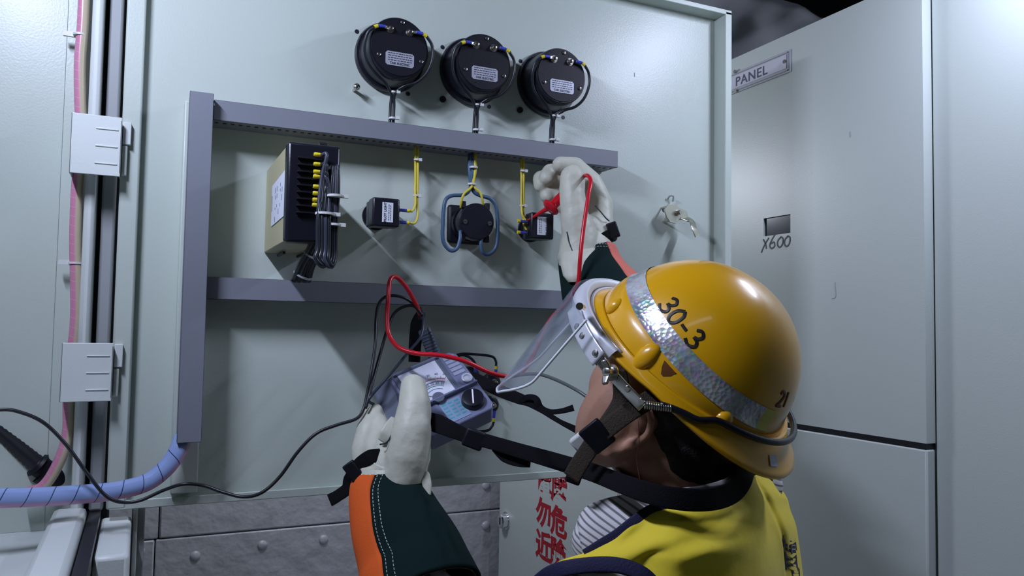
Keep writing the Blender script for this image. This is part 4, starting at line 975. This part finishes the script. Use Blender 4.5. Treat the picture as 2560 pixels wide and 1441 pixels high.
# ------------------------------------------------------------------ neck strap of the multimeter
t = thing('neck_strap', 'black webbing strap running from the multimeter round the worker\'s neck', 'strap', at(1400, 1160, .98))
V1 = lambda s: cv(-.05, .35+.3*s, 1)
strapr('webbing', [at(1068, 1052, 1.105), at(1095, 1060, 1.095), at(1130, 1075, 1.08), at(1170, 1092, 1.07), at(1195, 1098, 1.06), at(1240, 1110, 1.04), at(1300, 1128, 1.02), at(1370, 1148, .985), at(1430, 1166, .93), at(1490, 1185, .86), at(1560, 1212, .80), at(1640, 1238, .775), at(1720, 1250, .77), at(1790, 1247, .785), at(1838, 1226, .82), at(1866, 1182, .87), at(1872, 1150, .95), at(1850, 1120, 1.02)], [.012, .013, .011, .009, .0095, .009, .0095, .010, .0100, .0100, .0100, .0105, .0110, .0110, .0110, .011, .011, .010], .0013, WEB, t, cv(.0, .25, 1), 10)
q = at(1185, 1098, 1.058); MB().obox(q, cv(.93, -.35, 0), cv(.35, .93, 0), cv(0, 0, 1), (-.014, -.013, -.004), (.014, .013, .005)).build('slide_buckle', BLACKM, t, bevel=.003)
strapr('loose_tail', [at(1240, 1116, 1.045), at(1265, 1138, 1.04), at(1295, 1150, 1.03), at(1326, 1152, 1.02)], [.008, .010, .009, .009], .0012, WEB, t, cv(.1, .3, 1))
q = at(1440, 1186, .918); MB().obox(q, cv(.93, -.35, 0), cv(.35, .93, 0), cv(0, 0, 1), (-.010, -.012, -.003), (.008, .010, .003)).build('strap_keeper', WEB, t, bevel=.002)
strapr('webbing', [at(1150, 925, 1.235), at(1175, 940, 1.23), at(1210, 958, 1.22), at(1250, 978, 1.20), at(1300, 998, 1.18), at(1325, 1008, 1.165), at(1360, 1030, 1.14), at(1400, 1055, 1.12), at(1450, 1080, 1.09), at(1500, 1110, 1.07)], [.009, .009, .010, .010, .009, .007, .004, .0035, .0055, .006], .0012, WEB, t, cv(.1, .5, 1))
strapr('loose_tail', [at(1300, 1004, 1.175), at(1320, 994, 1.165), at(1340, 998, 1.155), at(1350, 1020, 1.15), at(1375, 1030, 1.15), at(1405, 1028, 1.15), at(1434, 1020, 1.15)], [.005, .005, .005, .006, .004, .004, .005], .001, WEB, t, cv(.1, .6, 1))

# ------------------------------------------------------------------ left glove (holding the multimeter)
C_ = lambda a, b: (at(*a[:3]), a[3], at(*b[:3]), b[3])
t = thing('leather_glove', 'cream leather glove with orange and green cuff holding the multimeter', 'glove', at(980, 1200, 1.1), 'long-cuffed work gloves')
caps = [C_((1033, 968, 1.115, .0185), (1037, 1012, 1.10, .0225)), C_((1037, 1012, 1.10, .0225), (1028, 1080, 1.085, .0280)), C_((1028, 1080, 1.085, .0280), (1020, 1145, 1.08, .031)),
        C_((1018, 1145, 1.08, .030), (1008, 1200, 1.08, .030)),
        C_((938, 1030, 1.165, .0125), (922, 1075, 1.15, .018)), C_((922, 1075, 1.15, .018), (912, 1130, 1.13, .020)), C_((912, 1130, 1.13, .020), (925, 1185, 1.11, .021)),
        C_((945, 1060, 1.15, .015), (945, 1130, 1.12, .024)), C_((945, 1130, 1.12, .024), (965, 1190, 1.10, .030)), C_((980, 1110, 1.115, .025), (975, 1170, 1.10, .030))]
for k in range(4):   # fingers reaching behind the meter
    v = .28+.13*k
    a = at(930+10*k, 1035+16*k, 1.175-.01*k); b = Q(.05, v, -.055); c_ = Q(.40, v-.02, -.052); d = Q(.62, v-.04, -.050)
    caps += [(a, .0125, b, .0125), (b, .0125, c_, .0115), (c_, .0115, d, .010)]
gl = blob('glove_hand', caps, LEATH, t, .0028, 7, disp=.0022)
MB().tube([at(990, 1050, 1.085), at(982, 1080, 1.075), at(968, 1106, 1.070), at(950, 1112, 1.074)], .0011, n=6).build('seam', INK, gl, smooth='all')
MB().tube([at(986, 1046, 1.096), at(976, 1066, 1.088), at(966, 1086, 1.082), at(954, 1104, 1.082)], [.6, 1, 1.1, .7], n=10, flat=(.0085, .0014), up=cv(0, 0, 1)).build('seam_tab', LEATH, gl, smooth='all')
def tube_sec(secs, a0, a1, n=28, res=8):
    # secs: (centre, half width, half depth); angle 0 = screen right, 90 = toward the camera
    cs = [s[0] for s in secs]; ws = [Vector((s[1], s[2], 0)) for s in secs]; rows = []; N = (len(secs)-1)*res
    for j in range(N+1):
        tt = j/N; c_ = cr1(cs, tt); w = cr1(ws, tt); tan = (cr1(cs, min(1, tt+.02))-cr1(cs, max(0, tt-.02))).normalized()
        ex = tan.cross(cv(0, 0, 1)).normalized(); 
        if ex.dot(RT) < 0: ex = -ex
        ez = ex.cross(tan).normalized()
        if ez.dot(FW) > 0: ez = -ez
        rows.append([c_+ex*(w.x*math.cos(math.radians(a0+(a1-a0)*i/n)))+ez*(w.y*math.sin(math.radians(a0+(a1-a0)*i/n))) for i in range(n+1)])
    return rows
LS = [(at(972, 1196, 1.10), .049, .034), (at(972, 1240, 1.085), .054, .042), (at(992, 1310, 1.065), .062, .052), (at(1025, 1390, 1.04), .0695, .060), (at(1042, 1445, 1.02), .0735, .066), (at(1060, 1500, 1.0), .077, .070)]
RTf = lambda rows, i0=0: rows
cu = MB().grid(tube_sec(LS, 144, 370, 40)).build('green_cuff', GREENS, t, smooth='all', solid=.0022)
MB().grid(tube_sec(LS, -10+20, 144-0, 40)) if 0 else None
rows_o = tube_sec(LS, 104, 236, 24); rows_g = tube_sec(LS, -128, 104, 40)
bpy.data.objects.remove(cu)
MB().grid(rows_g).build('green_cuff', GREENS, t, smooth='all', solid=.0022)
oc = MB().grid(rows_o).build('orange_panel', ORANGE, t, smooth='all', solid=.0024)
oc.data.name = 'orange_panel'
# stitching along the seam and round the top hem
st = MB(); sm = tube_sec(LS, 100, 97, 1); sm2 = tube_sec(LS, 92, 90, 1)
def dashes(mb, P, off, ln=.0032, gap=.0022, r=.00045):
    acc = 0; i = 0; L_tot = sum((P[k+1]-P[k]).length for k in range(len(P)-1)); s = 0
    def pos(s):
        for k in range(len(P)-1):
            l = (P[k+1]-P[k]).length
            if s <= l: return P[k].lerp(P[k+1], s/max(l, 1e-9))
            s -= l
        return P[-1]
    while s+ln < L_tot: mb.tube([pos(s)+off, pos(s+ln)+off], r, n=5, smooth=False); s += ln+gap
OUT = cv(0, 0, .0018)
dashes(st, [r[0] for r in sm], OUT); dashes(st, [r[0] for r in sm2], OUT)
for k in (1, 2): dashes(st, [p for p in tube_sec(LS, 20, 104, 30)[k]], OUT)
st.build('white_stitching', THREAD, t)['kind'] = 'stuff'
lin = [(c-(LS[1][0]-LS[0][0]).normalized()*0, w*.93, d*.93) for c, w, d in LS]
MB().grid(tube_sec(lin, 0, 360, 40)).build('cuff_lining', BROWNIN, t, smooth='all', solid=.001)
# cream wrist gathered inside the cuff
WS = [(at(985, 1160, 1.10), .036, .030), (at(978, 1185, 1.10), .046, .034), (at(974, 1215, 1.092), .0505, .037)]
MB().grid(tube_sec(WS, 0, 360, 40)).build('wrist_leather', LEATH, t, smooth='all', solid=.002)
MB().tube([at(1050, 1172, 1.075), at(1062, 1190, 1.07), at(1068, 1215, 1.065), at(1072, 1240, 1.06)], [.3, .8, .7, .3], n=12, flat=(.009, .003), up=cv(0, 0, 1)).build('leather_fold', LEATH, t, smooth='all')
ws_ = strapr('wrist_strap', [at(952, 1136, 1.085), at(925, 1143, 1.08), at(900, 1160, 1.085), at(886, 1178, 1.09), at(874, 1200, 1.10), at(868, 1222, 1.10), at(845, 1240, 1.10), at(824, 1252, 1.10)], [.008, .010, .010, .009, .010, .009, .0085, .009], .0013, WEB, t, cv(-.3, .25, .9))
q = at(886, 1182, 1.078); MB().obox(q, cv(.80, .6, 0), cv(-.6, .8, 0), cv(0, 0, 1), (-.009, -.016, -.003), (.009, .016, .004)).build('buckle', BLACKM, ws_, bevel=.002)

# ------------------------------------------------------------------ right glove (raised, holding the probe)
t = thing('leather_glove', 'raised cream leather glove pinching the red probe', 'glove', at(1460, 640, 1.38), 'long-cuffed work gloves')
caps = [C_((1431, 444, 1.345, .0215), (1430, 480, 1.34, .0215)), C_((1430, 480, 1.34, .0215), (1437, 545, 1.335, .024)), C_((1437, 545, 1.335, .024), (1450, 600, 1.34, .032)),
        C_((1450, 600, 1.34, .032), (1447, 645, 1.34, .036)), C_((1490, 570, 1.37, .027), (1488, 620, 1.36, .030)), C_((1488, 620, 1.36, .030), (1480, 655, 1.35, .030)), C_((1445, 570, 1.35, .026), (1490, 575, 1.37, .026)),
        # forefinger arching over the top
        C_((1502, 560, 1.38, .022), (1502, 510, 1.395, .021)), C_((1502, 510, 1.395, .021), (1478, 455, 1.40, .019)), C_((1478, 455, 1.40, .019), (1438, 418, 1.405, .0175)), C_((1438, 418, 1.405, .0175), (1400, 412, 1.40, .0145)),
        # middle
        C_((1496, 565, 1.40, .022), (1488, 500, 1.42, .020)), C_((1488, 500, 1.42, .020), (1440, 452, 1.43, .018)), C_((1440, 452, 1.43, .018), (1376, 432, 1.425, .0165)), C_((1376, 432, 1.425, .0165), (1368, 445, 1.41, .0145)),
        # ring and little finger
        C_((1488, 570, 1.41, .022), (1470, 510, 1.43, .020)), C_((1470, 510, 1.43, .020), (1400, 470, 1.44, .017)), C_((1400, 470, 1.44, .017), (1352, 447, 1.435, .0150)), C_((1352, 447, 1.435, .015), (1352, 463, 1.42, .0130)),
        C_((1470, 560, 1.41, .020), (1420, 520, 1.43, .017)), C_((1420, 520, 1.43, .017), (1372, 478, 1.43, .0155)), C_((1372, 478, 1.43, .0155), (1368, 492, 1.42, .013))]
gr = blob('glove_hand', caps, LEATH, t, .0026, 5, disp=.0025)
MB().tube([at(1488, 515, 1.352), at(1500, 528, 1.348), at(1514, 545, 1.345), at(1523, 553, 1.35)], .0011, n=6).build('seam', INK, gr, smooth='all')
MB().tube([at(1417, 580, 1.318), at(1422, 605, 1.312), at(1432, 630, 1.308), at(1438, 642, 1.308)], .0009, n=6).build('seam', INK, gr, smooth='all')
RS = [(at(1468, 636, 1.355), .050, .036), (at(1482, 685, 1.335), .056, .044), (at(1508, 740, 1.305), .067, .050), (at(1552, 800, 1.27), .072, .056), (at(1600, 862, 1.235), .074, .058)]
MB().grid(tube_sec(RS, 48, 290, 50)).build('green_cuff', GREENS, t, smooth='all', solid=.0022)
MB().grid(tube_sec(RS, -70, 50, 24)).build('orange_panel', PINKS, t, smooth='all', solid=.0026)
WS = [(at(1466, 585, 1.355), .036, .024), (at(1465, 612, 1.352), .0445, .031), (at(1468, 648, 1.35), .0475, .035)]
MB().grid(tube_sec(WS, 0, 360, 40)).build('wrist_leather', LEATH, t, smooth='all', solid=.002)
tabrows = [[at(1403+(1487-1403)*i/10, 633-14*i/10*1, 1.298+.035*abs(i/10-.42)**1.5) for i in range(11)], [at(1402+(1480-1402)*i/10, 662-10*i/10, 1.292+.035*abs(i/10-.42)**1.5) for i in range(11)], [at(1409+(1470-1409)*i/10, 690-8*i/10, 1.281+.035*abs(i/10-.42)**1.5) for i in range(11)], [at(1422+(1458-1422)*i/10, 706-2*i/10, 1.275+.03*abs(i/10-.42)**1.5) for i in range(11)]]
MB().grid(tabrows).build('palm_tab', LEATH, t, smooth='all', solid=.003)
st = MB()
for k in (1, 2): dashes(st, [p for p in tube_sec(RS, 52, 95, 30)[k]], cv(.0008, 0, .0018))
st.build('white_stitching', THREAD, t)['kind'] = 'stuff'
ws_ = strapr('wrist_strap', [at(1500, 600, 1.335), at(1520, 592, 1.34), at(1535, 588, 1.355), at(1540, 585, 1.38)], [.009, .011, .011, .009], .0014, WEB, t, cv(.5, 0, .9))
q = at(1533, 576, 1.345); MB().obox(q, cv(.93, .3, .2), cv(-.3, .93, 0), cv(-.2, 0, .95), (-.009, -.014, -.003), (.009, .014, .005)).build('buckle', BLACKM, ws_, bevel=.002)
# ------------------------------------------------------------------ the worker
uh = cv(.46, .80, .39).normalized(); ux, uy, uz = .46, .80, .39
e1h = cv(-uy, ux, 0).normalized(); nh = uh.cross(e1h); nh = nh if nh.dot(FW) > 0 else -nh
a_ = math.radians(38); fh = (e1h*math.cos(a_)+nh*math.sin(a_)).normalized(); lh = uh.cross(fh).normalized()
HE = at(1612, 1066, .862)-lh*.078
def K(f, l, u): return HE+fh*f+lh*l+uh*u
N0 = at(1725, 1290, .935)
SL, SR = at(1535, 1590, .845), at(1870, 1385, 1.09)
EL, WL = at(1100, 1650, .97), at(985, 1190, 1.10)
ER, WR = at(1650, 905, 1.19), at(1466, 625, 1.355)
CH = N0+Vector((.0, .03, -.20)); WA = Vector((CH.x, CH.y-.02, 1.0)); PV = Vector((CH.x+.01, CH.y-.03, .88))
P_ = thing('person', 'worker in a yellow vest and striped shirt looking up at the open door, arms raised', 'person', (PV.x, PV.y, 0))
AXH = (fh, lh, uh)
sdir = (SR-SL).normalized(); bdir = sdir.cross(AZ).normalized()
caps = [(at(1675, 1110, .915), .056, at(1700, 1225, .92), .057), (at(1700, 1225, .92), .056, N0, .062), (N0, .055, SL, .046), (N0, .055, SR, .046),
        (SL, .050, EL, .040), (EL, .040, WL, .028), (SR, .050, ER, .042), (ER, .042, WR, .028),
        (K(.0, .050, -.052), .020, K(.080, .018, -.095), .016), (K(.0, -.050, -.052), .020, K(.080, -.018, -.095), .016), (K(.085, .01, -.095), .017, K(.085, -.01, -.095), .017),
        (K(.088, 0, .035), .009, K(.112, 0, -.010), .012), (K(.092, .014, -.012), .010, K(.092, -.014, -.012), .010),
        (K(.092, .018, -.052), .008, K(.092, -.018, -.052), .008), (K(.078, .045, .040), .012, K(.078, -.045, .040), .012),
        (K(.02, 0, -.075), .035, K(.05, 0, -.085), .028)]
# ears: rim, lobe and cup
for s in (1, -1):
    y = .083*s; ep = [(a*1.2+.010, b*1.2-.016) for a, b in [(.004, -.026), (-.006, -.018), (-.016, 0), (-.021, .016), (-.016, .030), (-.003, .034), (.006, .026), (.006, .014)]]
    for (a, b), (c_, d) in zip(ep[:-1], ep[1:]):
        caps.append((K(a, y+.010*s*(1 if a < -.004 else .6), b), .0048, K(c_, y+.010*s*(1 if c_ < -.004 else .6), d), .0048))
    caps.append((K(.012, y+.004*s, -.050), .0085, K(.010, y+.003*s, -.040), .008)); caps.append((K(.004, y-.004*s, -.020), .010, K(.004, y-.004*s, .008), .011)); caps.append((K(.006, y-.012*s, -.035), .012, K(.004, y-.012*s, .008), .013))
balls = [(HC+U_*.012-F_*.002, (F_, L_, U_), (.092, .084, .092)), (K(.042, 0, -.008), AXH, (.060, .070, .080)), (K(.050, .044, -.016), AXH, (.036, .028, .044)), (K(.055, -.038, -.020), AXH, (.030, .024, .034)),
         (K(.072, 0, -.045), AXH, (.028, .032, .034)), (at(1552, 1040, .905), AXH, (.046, .046, .070)), (at(1548, 958, .922), AXH, (.032, .038, .038))]
balls += [(CH, (sdir, bdir, AZ), (.165, .105, .20)), (WA, (sdir, bdir, AZ), (.145, .10, .17)), (PV, (sdir, bdir, AZ), (.16, .11, .13))]
body = blob('body', caps, SKIN, P_, .0028, 9, balls=balls)
for s in (1, -1):
    e_ = MB().ball(K(.076, .031*s, .018), .0125).build('eye', mat('eye_white', (.7, .68, .64), .3), P_, smooth='all')
    MB().ball(K(.0835, .031*s, .019), .0062).build('iris', mat('iris_brown', (.04, .02, .01), .2), e_, smooth='all')
hb = [(HC-U_*.005-F_*.012, (F_, L_, U_), (.088, .0875, .082)), (at(1735, 1120, .905), AXH, (.050, .060, .045)), (at(1765, 1165, .915), AXH, (.030, .050, .030)), (at(1705, 1090, .895), AXH, (.035, .045, .040))]
hcap = [(K(.018, .070, .045), .012, K(.022, .0735, .010), .0045), (K(.018, -.070, .045), .012, K(.022, -.0735, .010), .0045)]
blob('hair', hcap, HAIR, P_, .003, 4, balls=hb, disp=.003)
# shirt
SLc = [(N0+Vector((0, 0, -.02)), .060, SL, .058), (N0+Vector((0, 0, -.02)), .060, SR, .048), (SL, .060, EL, .052), (EL, .055, at(1065, 1520, 1.0), .050), (SR, .050, ER, .050), (ER, .055, at(1600, 840, 1.245), .05),
       (at(1500, 1325, .90), .028, at(1690, 1300, .92), .045), (at(1505, 1360, .885), .034, at(1680, 1340, .90), .045), (at(1920, 1218, 1.03), .020, at(1880, 1260, 1.02), .028)]
blob('striped_shirt', SLc, STRIPE, P_, .0035, 5, balls=[(CH, (sdir, bdir, AZ), (.172, .112, .20)), (WA, (sdir, bdir, AZ), (.152, .108, .18))], disp=.004)
sr = [[(1450, 1292, .868), (1480, 1262, .862), (1560, 1240, .85), (1700, 1232, .845)], [(1448, 1325, .852), (1500, 1300, .842), (1590, 1272, .835), (1700, 1262, .835)], [(1456, 1370, .842), (1520, 1340, .83), (1600, 1300, .822), (1700, 1285, .83)], [(1466, 1400, .84), (1530, 1372, .828), (1620, 1325, .82), (1700, 1300, .828)]]
MB().grid(patch([[at(*p) for p in r] for r in sr], 20, 16)).build('shirt_yoke', STRIPE, P_, smooth='all', solid=.004)
# collar band round the neck
rows = []
for j in range(9):
    v = j/8; row = []
    for i in range(49):
        a = 2*PI*i/48; c_ = at(1712, 1262, .925).lerp(at(1702, 1140, .915), v); r = .0745-.001*v+.002*math.sin(3*a)
        row.append(c_+cv(1, .12, 0).normalized()*(r*1.02*math.cos(a))+(cv(-.05, -.28, 1).normalized())*(r*math.sin(a)))
    rows.append(row)
MB().grid(rows).build('shirt_collar', STRIPEC, P_, smooth='all', solid=.003)
# vest
R0 = [(1335, 1452, .85), (1392, 1412, .825), (1462, 1386, .81), (1540, 1336, .803), (1615, 1283, .80), (1700, 1258, .798), (1785, 1252, .812), (1845, 1222, .855), (1872, 1186, .92), (1905, 1186, .985), (1950, 1222, 1.05)]
R1 = [(1338, 1470, .845), (1405, 1432, .81), (1490, 1412, .795), (1570, 1392, .780), (1645, 1362, .772), (1725, 1345, .770), (1805, 1332, .782), (1868, 1295, .830), (1905, 1262, .900), (1942, 1262, .955), (1974, 1275, 1.05)]
R2 = [(1345, 1560, .85), (1430, 1530, .83), (1520, 1500, .80), (1600, 1480, .775), (1670, 1455, .762), (1745, 1445, .760), (1825, 1435, .772), (1892, 1420, .82), (1945, 1400, .895), (1972, 1395, .93), (2000, 1395, 1.04)]
R3 = [(1350, 1800, .86), (1430, 1790, .84), (1520, 1780, .80), (1600, 1770, .775), (1670, 1760, .765), (1745, 1750, .762), (1825, 1745, .775), (1892, 1740, .82), (1945, 1730, .89), (1985, 1730, .93), (2015, 1730, 1.04)]
R4 = [(1380, 2300, .88), (1450, 2300, .86), (1530, 2300, .82), (1610, 2300, .80), (1680, 2300, .79), (1750, 2300, .79), (1825, 2300, .80), (1892, 2300, .83), (1945, 2300, .89), (1985, 2300, .95), (2010, 2300, 1.05)]
G = patch([[at(*p) for p in r] for r in (R0, R1, R2, R3, R4)], 90, 80)
for j, r in enumerate(G):
    for i, p in enumerate(r):
        u, v = i/90, j/80
        d = .009*noise.noise(Vector((u*6+v*4, v*6-u*3, 2)))+.004*math.sin(u*26+v*5)*max(0, 1-v*2.2)*(.4+noise.noise(Vector((u*4, v*3, 9))))
        d += -.013*math.exp(-((u-(.845+.10*min(v*1.5, .8)-.03))/.022)**2)*min(1, v*6)
        r[i] = p-FW*d
vest = MB().grid(G).build('vest', VEST, P_, smooth='all', solid=.0025)
def onv(u, v, off=.0022):
    x = u*90; y = v*80; i = min(int(x), 89); j = min(int(y), 79); fx, fy = x-i, y-j
    p = G[j][i].lerp(G[j][i+1], fx).lerp(G[j+1][i].lerp(G[j+1][i+1], fx), fy); return p-FW*off
strapr('navy_binding', [onv(u, .004, .001) for u in (.20, .25, .3, .36, .42, .48, .54, .6, .66, .72, .76, .79)], [.004, .005, .0055, .006, .006, .006, .006, .006, .006, .006, .0055, .005], .0022, NAVY, vest, cv(-.15, .3, 1))
strapr('navy_binding', [onv(u, .004, .001) for u in (.83, .87, .92, .96, .995)], .003 and [.003]*5, .0018, NAVY, vest, cv(.3, .3, 1))
strapr('navy_binding', [at(1335, 1466, .800), at(1373, 1436, .785), at(1423, 1420, .772), at(1507, 1412, .763), at(1569, 1420, .757), at(1618, 1446, .752), at(1645, 1490, .752), at(1650, 1560, .755)], [.0075]*8, .0028, NAVY, vest, cv(-.1, .5, 1))
# striped sleeve cap showing inside the armhole
bm_ = [[at(1345+(1640-1345)*i/24, 1475-45*math.sin(PI*i/24)**.8+j*18, .79-.022*math.sin(PI*i/24)+.004*j*0) for i in range(25)] for j in range(12)]
MB().grid(bm_).build('sleeve_head', STRIPEC, P_, smooth='all', solid=.002)
# navy print on the back of the vest
tx = MB(); vs, fs = text_mesh('電', .060, 0, .0009)
q = onv(.955, .36, .006); ex = (onv(.99, .36)-onv(.92, .36)).normalized(); ey = (onv(.955, .33)-onv(.955, .40)).normalized()
tx.add([onv(min(.998, max(0, .93+v.x*1.7)), min(.98, max(.0, .50-v.y*2.2)), .0035) for v in vs], fs).build('printed_character', NAVY, vest)
# trousers and shoes (standing on the floor, below the picture)
hip = PV
legs = []
for s, fx in ((1, -.10), (-1, .10)):
    kx = hip+sdir*fx*1.05+Vector((0, 0, -.40)); fx_ = hip+sdir*fx*1.2; an = Vector((fx_.x, fx_.y-.02, .09))
    legs += [(hip+sdir*fx*.8+Vector((0, 0, -.02)), .085, kx, .060), (kx, .060, an, .048)]
    fdir = Vector((-.3, .95, 0)).normalized()
    blob('safety_shoe', [(an+Vector((0, 0, -.035)), .042, an+fdir*.13+Vector((0, 0, -.052)), .036), (an+Vector((0, 0, -.045))-fdir*.03, .040, an+Vector((0, 0, 0)), .045)], BLACK, P_, .005, 4)
blob('trousers', legs, TROUSER, P_, .006, 4, balls=[(PV, (sdir, bdir, AZ), (.168, .118, .12))])
# thin thread hanging by the ear
MB().tube([at(1596, 1052, .80), at(1598, 1100, .80), at(1592, 1150, .80), at(1600, 1205, .79), at(1603, 1235, .785)], .0004, n=5).build('thread', mat('dark_red_thread', (.08, .01, .005), .7), P_, smooth='all')
